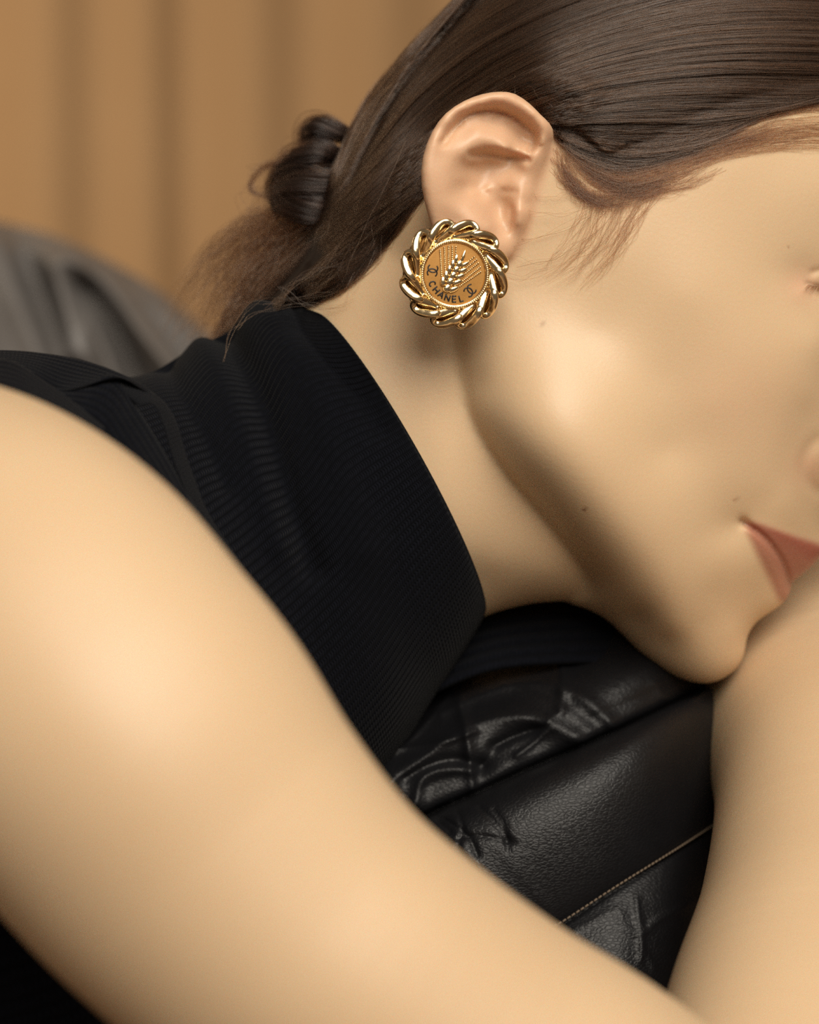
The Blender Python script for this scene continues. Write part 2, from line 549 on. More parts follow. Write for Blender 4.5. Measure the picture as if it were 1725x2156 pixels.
def body_parts(Q):
    R = Q.copy()
    R[:, 1] = -np.abs(R[:, 1])
    Hv, Gv = look(H, R[:, 0], R[:, 2]), look(GRAD, R[:, 0], R[:, 2])
    y2 = R[:, 1] ** 2
    head = (y2 - Hv) / (2 * np.sqrt(y2 + Gv ** 2 / 4) + 0.4)
    outside = (R[:, 0] < GX[2]) | (R[:, 0] > GX[-4]) | (R[:, 2] < GZ[2]) | (R[:, 2] > GZ[-4])
    head = np.where(outside, np.maximum(head, 1.0), head)
    ear = np.full(len(Q), 5.0)
    c = np.array(P(1020, 390, -7.6))
    m = np.abs(R - c).max(axis=1) < 4.2
    if m.any():
        ear[m] = ear_sd(R[m])
        head[m] = smin(head[m], ear[m], 0.25)
    tor = smin(tube_sd(Q, TORSO), tube_sd(Q, SHOUL), 3.0)
    up, fo = arm_tube(Q, UPPER), arm_tube(Q, FORE)
    armd = smin(up, fo, 0.7)
    return head, ear, tor, armd, up


def body_sd(Q):
    head, ear, tor, armd, up = body_parts(Q)
    d = smin(head, tor, 0.5)
    near_shoulder = Q[:, 0] < -8
    d2 = np.where(near_shoulder, smin(d, armd, 0.8), np.minimum(d, armd))
    return d2


def build_field(lo, hi, vox, sdf, band):
    import openvdb
    lo, hi = np.array(lo, float), np.array(hi, float)
    K = 4
    cv = vox * K
    n = np.ceil((hi - lo) / cv).astype(int)
    ax = [lo[a] + cv * (np.arange(n[a]) + 0.5) - vox * 0.5 for a in range(3)]
    C = np.stack(np.meshgrid(*ax, indexing='ij'), -1).reshape(-1, 3)
    fc = np.concatenate([sdf(c) for c in np.array_split(C, max(1, len(C) // 200000))]).astype(np.float32)
    full = np.repeat(np.repeat(np.repeat(fc.reshape(n), K, 0), K, 1), K, 2)
    act = np.argwhere(np.abs(fc.reshape(n)) < band)
    off = np.stack(np.meshgrid(range(K), range(K), range(K), indexing='ij'), -1).reshape(-1, 3)
    for blk in np.array_split(act, max(1, len(act) // 4000)):
        ijk = (blk[:, None] * K + off[None]).reshape(-1, 3)
        full[ijk[:, 0], ijk[:, 1], ijk[:, 2]] = sdf(lo + ijk * vox)
    g = openvdb.FloatGrid(3.0)
    g.copyFromArray(full)
    pts, quads = g.convertToQuads()[:2]
    return lo + np.asarray(pts, float) * vox, np.asarray(quads, np.int64)[:, ::-1].copy()


def newton(V, sdf, it=2, eps=0.01, lim=0.12):
    E3 = np.eye(3) * eps
    for _ in range(it):
        f = sdf(V)
        g = np.stack([(sdf(V + e) - f) / eps for e in E3], -1)
        g2 = (g ** 2).sum(1)
        st = np.clip(-f / np.maximum(g2, 0.15), -lim, lim)
        V = V + st[:, None] * g
    return V


def project(V):
    d = D + V[:, 1]
    return CX + V[:, 0] * F / d, CY - V[:, 2] * F / d


def build_body():
    V, Q = build_field((-21, -33, -31), (22, 13.5, 24.5), 0.15, body_sd, 1.0)
    bm = bmesh.new()
    me = bpy.data.meshes.new('body')
    me.from_pydata(V.tolist(), [], Q.tolist())
    bm.from_mesh(me)
    bpy.data.meshes.remove(me)
    px, py = project(V)
    y = V[:, 1]
    m = ((px > 870) & (px < 1180) & (py > 180) & (py < 580) & (y < -5)) | \
        ((px > 1540) & (px < 1760) & (py > 1060) & (py < 1300) & (y < 1)) | \
        ((px > 1650) & (px < 1800) & (py > 520) & (py < 720) & (y < 0))
    bm.verts.ensure_lookup_table()
    ed = [e for e in bm.edges if m[e.verts[0].index] and m[e.verts[1].index]]
    bmesh.ops.subdivide_edges(bm, edges=ed, cuts=1, use_grid_fill=True)
    V = np.array([v.co[:] for v in bm.verts])
    px, py = project(V)
    m = ((line_d(px, py, MOUTH) < 40) | (line_d(px, py, [(1690, 590), (1760, 615)]) < 35)) & (V[:, 1] < 1) & (V[:, 1] > -7)
    bm.verts.index_update()
    ed = [e for e in bm.edges if m[e.verts[0].index] and m[e.verts[1].index]]
    bmesh.ops.subdivide_edges(bm, edges=ed, cuts=1, use_grid_fill=True)
    me = bpy.data.meshes.new('body')
    bm.to_mesh(me)
    bm.free()
    n = len(me.vertices)
    V = np.empty(n * 3)
    me.vertices.foreach_get('co', V)
    V = V.reshape(-1, 3)
    V = np.vstack([newton(c, body_sd) for c in np.array_split(V, max(1, n // 60000))])
    px, py = project(V)
    fin = (V[:, 1] < 1) & (((px > 870) & (px < 1180) & (py > 180) & (py < 580)) | ((px > 1520) & (py > 1050) & (py < 1300)) | ((px > 1650) & (py > 520) & (py < 720)))
    V[fin] = newton(V[fin], body_sd, it=5)
    me.vertices.foreach_set('co', (V / 100).ravel())
    me.polygons.foreach_set('use_smooth', np.ones(len(me.polygons), bool))
    me.update()
    # skin tints, with shade painted into the upper lip
    R = V.copy()
    R[:, 1] = -np.abs(R[:, 1])
    px, py = project(R)
    head, ear, tor, armd, up = body_parts(V)
    ish = (head < 0.05) & (armd > 0.02)
    earm = ish & (ear < 0.3)
    lip = sstep(11, -12, poly_sd(px, py, LIPPOLY)) * (0.82 + 0.18 * sstep(6, -6, poly_sd(px, py, UPPOLY))) * ish * (px > 1540)  # deeper tint on the upper lip paints in its shade
    blush = 0.34 * sstep(0.3, 0.0, ear) * ish * earm
    blush += 0.35 * gauss(np.hypot(px - 1690, py - 600), 40) * ish
    blush += 0.30 * gauss(np.hypot(px - 1705, py - 985), 40) * ish
    blush += 0.12 * gauss(np.hypot(px - 1560, py - 840), 120) * ish
    mole = np.zeros(n)
    for mx, my, r, s in ((1231, 1073, 5, .8), (1141, 678, 4.5, .7), (1549, 1053, 5, .5), (1661, 520, 3, .4)):
        mole = np.maximum(mole, s * sstep(r * 1.5, r * .4, np.hypot(px - mx, py - my)) * ish)
    col = np.stack([lip, np.clip(blush, 0, 1), mole, np.ones(n)], -1).astype(np.float32)
    ca = me.color_attributes.new('tint', 'FLOAT_COLOR', 'POINT')
    ca.data.foreach_set('color', col.ravel())
    me.materials.append(SKIN)
    o = bpy.data.objects.new('body', me)
    COL.objects.link(o)
    return o


person = empty('person', P(300, 1500, 0))
tag(person, 'woman in a black sleeveless knit top, head laid on her bare arm, gold earring', 'person')
BASE = Vector(P(300, 1500, 0)) / 100


def part_of(o, root):
    """child keeps its coordinates"""
    o.parent = root
    o.matrix_parent_inverse = Matrix.Translation(-Vector(root.location)) if root.parent is None else Matrix.Identity(4)
    return o


body = part_of(build_body(), person)


# ------------------------------------------------------------------ knit top
def make_knit():
    m, nt, bs = newmat('black_knit')
    uv = N(nt, 'ShaderNodeUVMap', uv_map='knit')
    sx = N(nt, 'ShaderNodeSeparateXYZ')
    L(nt, uv.outputs[0], sx.inputs[0])

    def mt(op, a, b=None):
        n = N(nt, 'ShaderNodeMath', operation=op)
        for s, v in ((0, a), (1, b)):
            if v is None:
                continue
            if hasattr(v, 'links'):
                L(nt, v, n.inputs[s])
            else:
                n.inputs[s].default_value = v
        return n.outputs[0]
    fu = mt('PINGPONG', sx.outputs[0], 0.5)                    # 0 in the valley, .5 on the rib
    vv = mt('ADD', sx.outputs[1], mt('MULTIPLY', fu, 0.9))      # slanted loops
    lo = mt('ABSOLUTE', mt('SINE', mt('MULTIPLY', vv, math.pi)))
    rib = mt('SINE', mt('MULTIPLY', fu, math.pi))
    hgt = mt('MULTIPLY', mt('POWER', rib, 0.7), mt('ADD', 0.45, mt('MULTIPLY', lo, 0.55)))
    tc = N(nt, 'ShaderNodeTexCoord')
    nz = N(nt, 'ShaderNodeTexNoise', Scale=600.0, Detail=2.0)
    L(nt, tc.outputs['Object'], nz.inputs['Vector'])
    c = mixrgb(nt, mt('MULTIPLY', hgt, nz.outputs[0]), (0.0018, 0.0021, 0.0032, 1), (0.0075, 0.0085, 0.0135, 1))
    L(nt, c, bs.inputs['Base Color'])
    bs.inputs['Roughness'].default_value = 0.95
    bs.inputs['Specular IOR Level'].default_value = 0.08
    bs.inputs['Sheen Weight'].default_value = 0.025
    bs.inputs['Sheen Roughness'].default_value = 0.4
    bump(nt, bs, hgt, 0.9, 0.0007)
    return m


KNIT = make_knit()


def add_uv(o, U, V_, faces, name='knit'):
    me = o.data
    uvl = me.uv_layers.new(name=name)
    vi = np.empty(len(me.loops), np.int32)
    me.loops.foreach_get('vertex_index', vi)
    uvl.data.foreach_set('uv', np.stack([U[vi], V_[vi]], -1).astype(np.float32).ravel())


def knit_body():
    # rings: top px, bottom px, depth, near bulge, far bulge, near-side shift towards the head
    R = np.array([
        [665, 668, 1000, 1285, 0, 5.6, 5.6, 30],
        [654, 655, 1014, 1306, 0, 6.05, 6.05, 50],
        [545, 640, 905, 1480, 0, 6.25, 6.3, 45],
        [478, 700, 830, 1600, 0, 6.5, 6.6, 38],
        [405, 733, 700, 1750, 0, 7.0, 7.2, 30],
        [315, 785, 560, 1880, -1, 8.0, 8.0, 20],
        [200, 802, 420, 2100, -3, 9.4, 9.0, 0],
        [60, 800, 300, 2500, -5, 10.5, 10, 0],
        [-200, 800, -100, 2700, -6, 11.0, 11, 0]], float)
    nr, nc = 190, 840
    t = np.concatenate([[0, .4, .8], np.linspace(1, 8, nr - 3)])
    full = spline(R, 1601)
    rows = full[np.clip((t / 8 * 1600).round().astype(int), 0, 1600)]
    th = np.linspace(0, 2 * np.pi, nc, endpoint=False)
    c, s = np.cos(th)[None], np.sin(th)[None]
    r = rows[:, :, None]
    near = np.maximum(s, 0)
    y = r[:, 4] - np.where(s > 0, r[:, 5], r[:, 6]) * np.sign(s) * np.abs(s) ** 0.85
    w = (1 - c) / 2
    px = r[:, 0] * (1 - w) + r[:, 2] * w + 0.87 * r[:, 7] * near
    py = r[:, 1] * (1 - w) + r[:, 3] * w - 0.49 * r[:, 7] * near
    nribs = 156
    fade = sstep(0.6, 1.0, t)[:, None]
    ribs = 0.028 * np.cos(th * nribs)[None] * fade * (1 - 0.6 * sstep(1.6, 4.5, t))[:, None]
    # soft folds of the loose collar
    fold = -0.42 * gauss(line_d(px, py, spline([(470, 690), (530, 800), (575, 920), (610, 1050), (660, 1200)], 30)), 30)
    fold += 0.26 * gauss(line_d(px, py, spline([(420, 720), (480, 850), (540, 1000), (590, 1150)], 30)), 34)
    fold += 0.20 * gauss(line_d(px, py, spline([(540, 680), (640, 800), (700, 950), (760, 1150)], 30)), 55)
    fold += -0.20 * gauss(line_d(px, py, spline([(650, 690), (720, 760), (800, 900)], 30)), 30)
    fold += -0.25 * gauss(line_d(px, py, spline([(350, 770), (420, 900), (470, 1020)], 20)), 22)
    off = (ribs + fold * (near > 0.05)) * 1.0
    y = y - off * np.maximum(np.abs(s), 0.25) * np.sign(s + 1e-9)
    ax = np.array([0.62, -0.78])
    px = px + off * 63 * c * -0.35 * 1.0
    py = py + off * 63 * c * -0.9
    clear = near_y(px, py, 0.16) - np.where(off > 0, off, 0)      # the cloth lies on the neck, never inside it
    inside = look(H, (px - CX) / F * (D - 3), (CY - py) / F * (D - 3)) > 0.5
    y = np.where((near > 0.02) & inside & (t[:, None] > 0.5), np.minimum(y, clear), y)
    X, Y, Z = P(px, py, y)
    V = np.stack([X, Y, Z], -1).reshape(-1, 3)
    f = grid_faces(nr, nc, True)[:, ::-1]
    o = mesh_np('knit_top', V, f, KNIT)
    add_uv(o, np.tile(th / (2 * np.pi) * nribs, nr), np.repeat(t * 26, nc), f)
    return o


def strip_patch(name, top, bot, bulge, thick, mat, n=90, m=22, ribs=1.0, vstep=60):
    """thick cloth strip between two edge curves given as (px, py, depth)"""
    a, b = spline(top, n), spline(bot, n)
    w = np.linspace(0, 1, m)[None, :, None]
    G = a[:, None] * (1 - w) + b[:, None] * w
    px, py, y = G[..., 0], G[..., 1], G[..., 2]
    y = y - bulge * np.sin(np.pi * w[..., 0]) ** 0.6
    X, Y, Z = P(px, py, y)
    V1 = np.stack([X, Y, Z], -1).reshape(-1, 3)
    X, Y, Z = P(px, py, y + thick)
    V2 = np.stack([X, Y, Z], -1).reshape(-1, 3)
    f = grid_faces(n, m)
    k = n * m
    idx = np.arange(k).reshape(n, m)
    loop = np.concatenate([idx[:, 0], idx[-1, 1:], idx[-2::-1, -1], idx[0, -2:0:-1]])
    nx = np.roll(loop, -1)
    side = np.stack([loop, nx, nx + k, loop + k], -1)
    faces = np.vstack([f, f[:, ::-1] + k, side[:, ::-1]])
    o = mesh_np(name, np.vstack([V1, V2]), faces, mat)
    ln = np.concatenate([[0], np.cumsum(np.linalg.norm(np.diff(a[:, :2], axis=0), axis=1))])
    U = np.tile(np.repeat(np.linspace(0, 1, m)[None] * 9 * ribs, n, 0).reshape(-1), 2)
    Vv = np.tile(np.repeat(ln[:, None] / 9.0, m, 1).reshape(-1), 2)
    add_uv(o, U, Vv, faces)
    # outward normals
    bm = bmesh.new()
    bm.from_mesh(o.data)
    bmesh.ops.recalc_face_normals(bm, faces=bm.faces)
    bm.to_mesh(o.data)
    bm.free()
    return o


top = part_of(knit_body(), person)
for nm, a, b, bul, th_ in (
        ('shoulder_panel', [(40, 775, -11.5), (130, 800, -12), (235, 790, -12), (290, 860, -12.5), (345, 950, -13), (420, 1080, -14), (520, 1230, -15), (700, 1500, -16)],
         [(20, 850, -13), (110, 870, -13.5), (190, 930, -14), (240, 1000, -14.5), (300, 1080, -15), (360, 1180, -15.5), (450, 1320, -16), (620, 1600, -17)], 0.45, 0.5),
        ('shoulder_strap', [(-80, 742, -9.5), (0, 737, -10), (80, 742, -10.5), (170, 757, -11), (245, 782, -11.5), (300, 810, -11.5), (345, 845, -11.2)],
         [(-80, 778, -11), (0, 772, -11.8), (60, 788, -12.4), (112, 822, -12.8), (165, 818, -12.9), (236, 792, -12.6), (262, 800, -12.2)], 0.25, 0.5),
        ('armhole_binding', [(238, 786, -11.5), (300, 815, -11.6), (345, 845, -11.6), (372, 890, -11.9), (388, 945, -12.2), (410, 1010, -12.6), (450, 1100, -13.2), (560, 1260, -14)],
         [(250, 812, -12.2), (285, 850, -12.6), (322, 852, -12.8), (345, 900, -13.0), (362, 960, -13.3), (388, 1030, -13.7), (425, 1110, -14.2), (520, 1270, -14.8)], 0.2, 0.4),
        ('knit_front', [(860, 1180, 4.5), (980, 1200, 4.8), (1120, 1190, 5.0), (1300, 1180, 6.0), (1450, 1170, 9.5), (1560, 1150, 14)],
         [(740, 1580, -1.2), (880, 1480, -1.2), (1030, 1415, -1.0), (1200, 1398, -0.6), (1340, 1402, 0.4), (1440, 1400, 4.0)], 0.9, 0.6),
        ('armhole_edge', [(-80, 752, -12.2), (20, 758, -12.4), (90, 800, -13.2), (160, 850, -14.2), (220, 900, -14.8)],
         [(-80, 840, -16), (20, 850, -16.2), (90, 872, -16.4), (160, 915, -16.8), (200, 960, -17)], 0.3, 0.4)):
    part_of(strip_patch(nm, a, b, bul, th_, KNIT), person)
# the parts of the garment hang under it
for o in [c for c in person.children if c.name in ('shoulder_panel', 'shoulder_strap', 'armhole_binding', 'armhole_edge', 'knit_front')]:
    o.parent = top
    o.matrix_parent_inverse = Matrix.Identity(4)


# ------------------------------------------------------------------ leather sofa
def make_leather(name, base, rough, cells, strength, coat=0.0):
    m, nt, bs = newmat(name)
    tc = N(nt, 'ShaderNodeTexCoord')
    vo = N(nt, 'ShaderNodeTexVoronoi', feature='DISTANCE_TO_EDGE', Scale=cells)
    wob = N(nt, 'ShaderNodeTexNoise', Scale=cells * 0.5, Detail=3.0)
    L(nt, tc.outputs['Object'], wob.inputs['Vector'])
    mx = N(nt, 'ShaderNodeVectorMath', operation='MULTIPLY_ADD')
    L(nt, wob.outputs['Color'], mx.inputs[0])
    mx.inputs[1].default_value = (0.9 / cells,) * 3
    mp = N(nt, 'ShaderNodeMapping')
    mp.inputs['Rotation'].default_value = (0, math.radians(-35), 0)
    mp.inputs['Scale'].default_value = (0.62, 1.0, 1.25)
    L(nt, tc.outputs['Object'], mp.inputs[0])
    L(nt, mp.outputs[0], mx.inputs[2])
    L(nt, mx.outputs[0], vo.inputs['Vector'])
    cr = N(nt, 'ShaderNodeMapRange')
    cr.inputs['From Max'].default_value = 0.22
    L(nt, vo.outputs['Distance'], cr.inputs['Value'])
    big = N(nt, 'ShaderNodeTexNoise', Scale=cells * 0.12, Detail=5.0, Roughness=0.6)
    L(nt, tc.outputs['Object'], big.inputs['Vector'])
    ad = N(nt, 'ShaderNodeMath', operation='MULTIPLY_ADD')
    L(nt, cr.outputs[0], ad.inputs[0])
    ad.inputs[1].default_value = 0.5
    L(nt, big.outputs[0], ad.inputs[2])
    bump(nt, bs, ad.outputs[0], strength, 0.0010)
    c = mixrgb(nt, big.outputs[0], tuple(x * 0.7 for x in base) + (1,), tuple(x * 1.3 for x in base) + (1,))
    L(nt, c, bs.inputs['Base Color'])
    bs.inputs['Roughness'].default_value = rough
    bs.inputs['Specular IOR Level'].default_value = 0.28
    bs.inputs['Coat Weight'].default_value = coat
    bs.inputs['Coat Roughness'].default_value = 0.3
    return m


LEATHER = make_leather('black_leather', (0.006, 0.006, 0.007), 0.40, 900.0, 0.22)
LEATHER_BACK = make_leather('sheen_grey_leather', (0.15, 0.138, 0.13), 0.40, 260.0, 0.2)  # same black leather; its sheen is put into the grey base colour
sofa = empty('sofa', P(900, 2300, 6))
tag(sofa, 'black creased leather sofa under the woman, with a tan stitched seam', 'sofa')

S1 = spline([(-300, 2080, -2), (0, 2010, -2), (400, 1890, -2), (700, 1785, -2), (880, 1725, -2.0), (930, 1702, -2.0), (1000, 1672, -2.0),
             (1100, 1626, -1.9), (1250, 1560, -1.6), (1350, 1514, -0.8), (1430, 1474, 1.0), (1520, 1430, 5), (1640, 1370, 12), (1900, 1240, 18)], 260)
S2 = spline([(-300, 2760, -6), (200, 2540, -6), (600, 2310, -6), (900, 2122, -5.6), (1150, 1964, -5.0), (1190, 1940, -4.9), (1300, 1868, -4.5),
             (1400, 1806, -3.4), (1460, 1768, -1.8), (1540, 1716, 1.5), (1660, 1640, 6), (1900, 1480, 12)], 260)
S0 = spline([(-300, 1500, 9), (300, 1380, 8), (800, 1270, 7), (1100, 1200, 6.6), (1430, 1100, 9), (1640, 1040, 16), (1900, 960, 22)], 260)
S3 = S2 + np.array([60, 520, -1.0])


def leather_panel(name, A, B, n, prof, wr):
    w = np.linspace(0, 1, n)
    G = A[:, None] * (1 - w)[None, :, None] + B[:, None] * w[None, :, None]
    px, py, y = G[..., 0], G[..., 1], G[..., 2]
    y = y + prof(w)[None]
    y = y - wr(px, py, w[None] * np.ones_like(px))
    X, Y, Z = P(px, py, y)
    V1 = np.stack([X, Y, Z], -1).reshape(-1, 3)
    X, Y, Z = P(px, py, y + 4)
    V2 = np.stack([X, Y, Z], -1).reshape(-1, 3)
    r, c = px.shape
    f = grid_faces(r, c)
    k = r * c
    idx = np.arange(k).reshape(r, c)
    loop = np.concatenate([idx[:, 0], idx[-1, 1:], idx[-2::-1, -1], idx[0, -2:0:-1]])
    nx = np.roll(loop, -1)
    side = np.stack([loop, nx, nx + k, loop + k], -1)
    return part_of(mesh_np(name, np.vstack([V1, V2]), np.vstack([f[:, ::-1], f + k, side]), LEATHER), sofa)


def wl(px, py, pts, wd, amp):
    q = spline(pts, 24)
    d = line_d(px, py, q)
    return amp * np.exp(-np.abs(d / wd) ** 1.5)


def wr_upper(px, py, w):
    o = np.zeros_like(px)
    for pts, wd, a in (
            ([(820, 1650), (900, 1590), (985, 1530), (1090, 1508), (1190, 1540), (1240, 1575)], 26, .42),
            ([(850, 1640), (905, 1612), (960, 1600), (1010, 1612)], 15, -.30),
            ([(875, 1690), (890, 1640), (930, 1620), (990, 1622)], 14, .22),
            ([(930, 1500), (1010, 1462), (1100, 1438), (1200, 1455), (1275, 1510), (1300, 1545)], 16, .26),
            ([(1184, 1400), (1186, 1450), (1180, 1500)], 9, .22),
            ([(968, 1475), (985, 1560), (996, 1660)], 13, .24),
            ([(790, 1600), (860, 1560), (930, 1480), (950, 1450)], 8, .14),
            ([(830, 1580), (940, 1560), (1000, 1540)], 8, .14),
            ([(1040, 1570), (1100, 1545), (1150, 1530)], 9, -.20),
            ([(1090, 1590), (1140, 1550), (1160, 1510)], 8, .14),
            ([(1000, 1640), (1060, 1560), (1120, 1530)], 22, -.25),
            ([(1380, 1440), (1400, 1470), (1430, 1480)], 12, .12),
            ([(1060, 1440), (1180, 1490), (1250, 1540)], 8, .10)):
        o += wl(px, py, pts, wd, a)
    lip = sstep(0.86, 0.97, w) - 1.5 * sstep(0.975, 1.0, w)
    return o * (1 - sstep(0.985, 1, w)) + 0.35 * lip


def wr_front(px, py, w):
    o = np.zeros_like(px)
    for pts, wd, a in (
            ([(930, 1720), (985, 1760), (1005, 1800)], 7, -.10), ([(1010, 1700), (1040, 1730), (1070, 1770)], 7, -.10),
            ([(960, 1700), (975, 1745), (965, 1790), (1000, 1830)], 6, -.08), ([(1040, 1705), (1062, 1740), (1070, 1790)], 6, -.07),
            ([(940, 1770), (1010, 1760), (1080, 1775)], 7, -.08), ([(920, 1705), (925, 1730), (945, 1750)], 14, -.25)):
        o += wl(px, py, pts, wd, a)
    return o - 0.55 * np.exp(-(w / 0.025) ** 2)


def wr_low(px, py, w):
    o = np.zeros_like(px)
    for pts, wd, a in (
            ([(1340, 1890), (1345, 1930), (1352, 1970), (1350, 2020)], 6, .09), ([(1310, 1950), (1350, 1965), (1390, 1935), (1470, 1895)], 6, .08),
            ([(1210, 1960), (1290, 1920), (1310, 1925)], 7, .06), ([(1350, 1990), (1380, 2040)], 6, .06)):
        o += wl(px, py, pts, wd, a)
    return o


leather_panel('cushion_top', S0, S1, 150, lambda w: -1.6 * np.sin(np.pi * w) ** 0.8 - 1.2 * np.sin(np.pi * w ** 2.2), wr_upper)
leather_panel('cushion_front', S1, S2, 130, lambda w: -2.6 * np.sin(np.pi * np.clip(w, 0, 1) ** 0.45) ** 0.75, wr_front)
leather_panel('sofa_base', S2 + np.array([0, 0, 0.25]), S3, 70, lambda w: -0.9 * np.sin(np.pi * w) ** 0.6, wr_low)


def capsule_row(name, pts, half, rad, mat, parent, seg=6):
    """row of small thread loops along pts (cm rows x,y,z), joined as one part"""
    Vs, Fs, k = [], [], 0
    for i in range(len(pts) - 1):
        c = (pts[i] + pts[i + 1]) / 2
        d = pts[i + 1] - pts[i]
        ln = np.linalg.norm(d)
        d = d / ln
        a = np.cross(d, [0, 1, 0])
        a /= np.linalg.norm(a)
        b = np.cross(d, a)
        for s_, r_ in ((-1, .35), (-.7, 1), (.7, 1), (1, .35)):
            for j in range(seg):
                t = 2 * np.pi * j / seg
                Vs.append(c + d * s_ * half * ln + rad * r_ * (a * np.cos(t) + b * np.sin(t)) + (0.15 * a * s_ * rad))
        for q in range(3):
            for j in range(seg):
                Fs.append((k + q * seg + j, k + q * seg + (j + 1) % seg, k + (q + 1) * seg + (j + 1) % seg, k + (q + 1) * seg + j))
        Fs.append(tuple(k + j for j in range(seg))[::-1])
        Fs.append(tuple(k + 3 * seg + j for j in range(seg)))
        k += 4 * seg
    return part_of(mesh_np(name, np.array(Vs), Fs, mat), parent)


THREAD, nt, bs = newmat('tan_thread')
bs.inputs['Base Color'].default_value = (0.12, 0.085, 0.055, 1)
bs.inputs['Roughness'].default_value = 0.6
q = S2[(S2[:, 0] > 1000) & (S2[:, 0] < 1560)]
q = arr(q + np.array([0, -3, -0.22]))
ln = np.concatenate([[0], np.cumsum(np.linalg.norm(np.diff(q, axis=0), axis=1))])
u = np.arange(0, ln[-1], 0.17)
q = np.stack([np.interp(u, ln, q[:, i]) for i in range(3)], -1)
o = capsule_row('stitching', q, 0.42, 0.035, THREAD, sofa)
tag(o, 'tan thread stitching', kind='stuff')

# blurred back of the sofa behind the shoulder
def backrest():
    top_ = spline([(-900, 380, 34), (-300, 420, 34), (0, 468, 34), (150, 512, 34), (300, 590, 33), (420, 680, 32), (560, 800, 31), (800, 960, 30), (1200, 1100, 28)], 170)
    n = 90
    a = np.linspace(0, 1, n)
    top_[:, 2] += 14
    px = top_[:, 0][:, None] + 0 * a[None]
    roll = np.clip(a / 0.12, 0, 1)
    py = top_[:, 1][:, None] + (560 * a ** 1.1)[None]
    y = top_[:, 2][:, None] + (4 * (1 - np.sin(roll * np.pi / 2)) - 6 * a)[None]
    for pts, wd, amp in (([(20, 460), (60, 560), (120, 700), (150, 800)], 38, -1.6), ([(0, 520), (40, 640), (90, 760)], 32, 0.9),
                         ([(110, 560), (135, 640), (150, 740)], 26, 1.0), ([(190, 600), (240, 680), (290, 800)], 34, -1.7),
                         ([(150, 540), (220, 600), (290, 690), (370, 790)], 26, 1.5), ([(280, 600), (350, 690), (440, 790)], 40, -0.9),
                         ([(200, 690), (230, 760), (250, 820)], 18, 0.8), ([(-160, 440), (-100, 600), (-60, 800)], 40, -1.2)):
        y = y - 1.7 * wl(px, py, pts, wd, amp)
    X, Y, Z = P(px, py, y)
    V1 = np.stack([X, Y, Z], -1).reshape(-1, 3)
    X, Y, Z = P(px, py, y + 9)
    V2 = np.stack([X, Y, Z], -1).reshape(-1, 3)
    r, c = px.shape
    f = grid_faces(r, c)
    k = r * c
    idx = np.arange(k).reshape(r, c)
    loop = np.concatenate([idx[:, 0], idx[-1, 1:], idx[-2::-1, -1], idx[0, -2:0:-1]])
    nx = np.roll(loop, -1)
    side = np.stack([loop, nx, nx + k, loop + k], -1)
    return mesh_np('backrest', np.vstack([V1, V2]), np.vstack([f[:, ::-1], f + k, side]), LEATHER_BACK)


part_of(backrest(), sofa)['label'] = 'sofa back with its sheen painted in as grey'


# ------------------------------------------------------------------ curtain
def curtain():
    m, nt, bs = newmat('tan_curtain')
    tc = N(nt, 'ShaderNodeTexCoord')
    nz = N(nt, 'ShaderNodeTexNoise', Scale=7.0, Detail=3.0)
    L(nt, tc.outputs['Object'], nz.inputs['Vector'])
    c = mixrgb(nt, nz.outputs[0], (0.33, 0.19, 0.082, 1), (0.375, 0.225, 0.105, 1))
    L(nt, c, bs.inputs['Base Color'])
    bs.inputs['Roughness'].default_value = 0.8
    bs.inputs['Sheen Weight'].default_value = 0.2
    yc = 170.0
    px = np.linspace(-1400, 3200, 700)
    d = np.zeros_like(px)
    knots = np.array([-1400, -1100, -860, -640, -420, -230, -60, 95, 205, 300, 395, 530, 655, 800, 960, 1150, 1330, 1560, 1790, 2000, 2240, 2500, 2800, 3200])
    amp = np.array([0, 3, 0, 3, 0, 3, 0, 3.4, 1.2, 2.4, 0, 2.6, 0.1, 2.8, 0, 3, 0, 3, 0, 3, 0, 3, 0, 3])
    for a, b, p, q in zip(knots[:-1], knots[1:], amp[:-1], amp[1:]):
        s = (px >= a) & (px <= b)
        t = (px[s] - a) / (b - a)
        d[s] = p + (q - p) * (0.5 - 0.5 * np.cos(np.pi * t))
    zz = np.linspace(CY + 2600, CY - 3600, 40)
    wave = 18 * np.sin(np.linspace(0, 5, 40))[:, None] * np.sin(px / 190)[None]
    X, Y, Z = P(px[None] + wave, zz[:, None] + 0 * px[None], yc - 0.9 * d[None] * (1 + 0.15 * np.sin(np.linspace(0, 7, 40)))[:, None])
    Z = (CY - zz[:, None] + 0 * px[None]) / F * (D + yc)
    V1 = np.stack([X, Y, Z], -1).reshape(-1, 3)
    V2 = V1 + np.array([0, 0.3, 0])
    r, c_ = X.shape
    f = grid_faces(r, c_)
    k = r * c_
    idx = np.arange(k).reshape(r, c_)
    loop = np.concatenate([idx[:, 0], idx[-1, 1:], idx[-2::-1, -1], idx[0, -2:0:-1]])
    nx = np.roll(loop, -1)
    side = np.stack([loop, nx, nx + k, loop + k], -1)
    o = mesh_np('curtain', np.vstack([V1, V2]), np.vstack([f, f[:, ::-1] + k, side]), m)
    return tag(o, 'tan curtain with soft vertical folds hanging behind the sofa', 'curtain')


curtain()


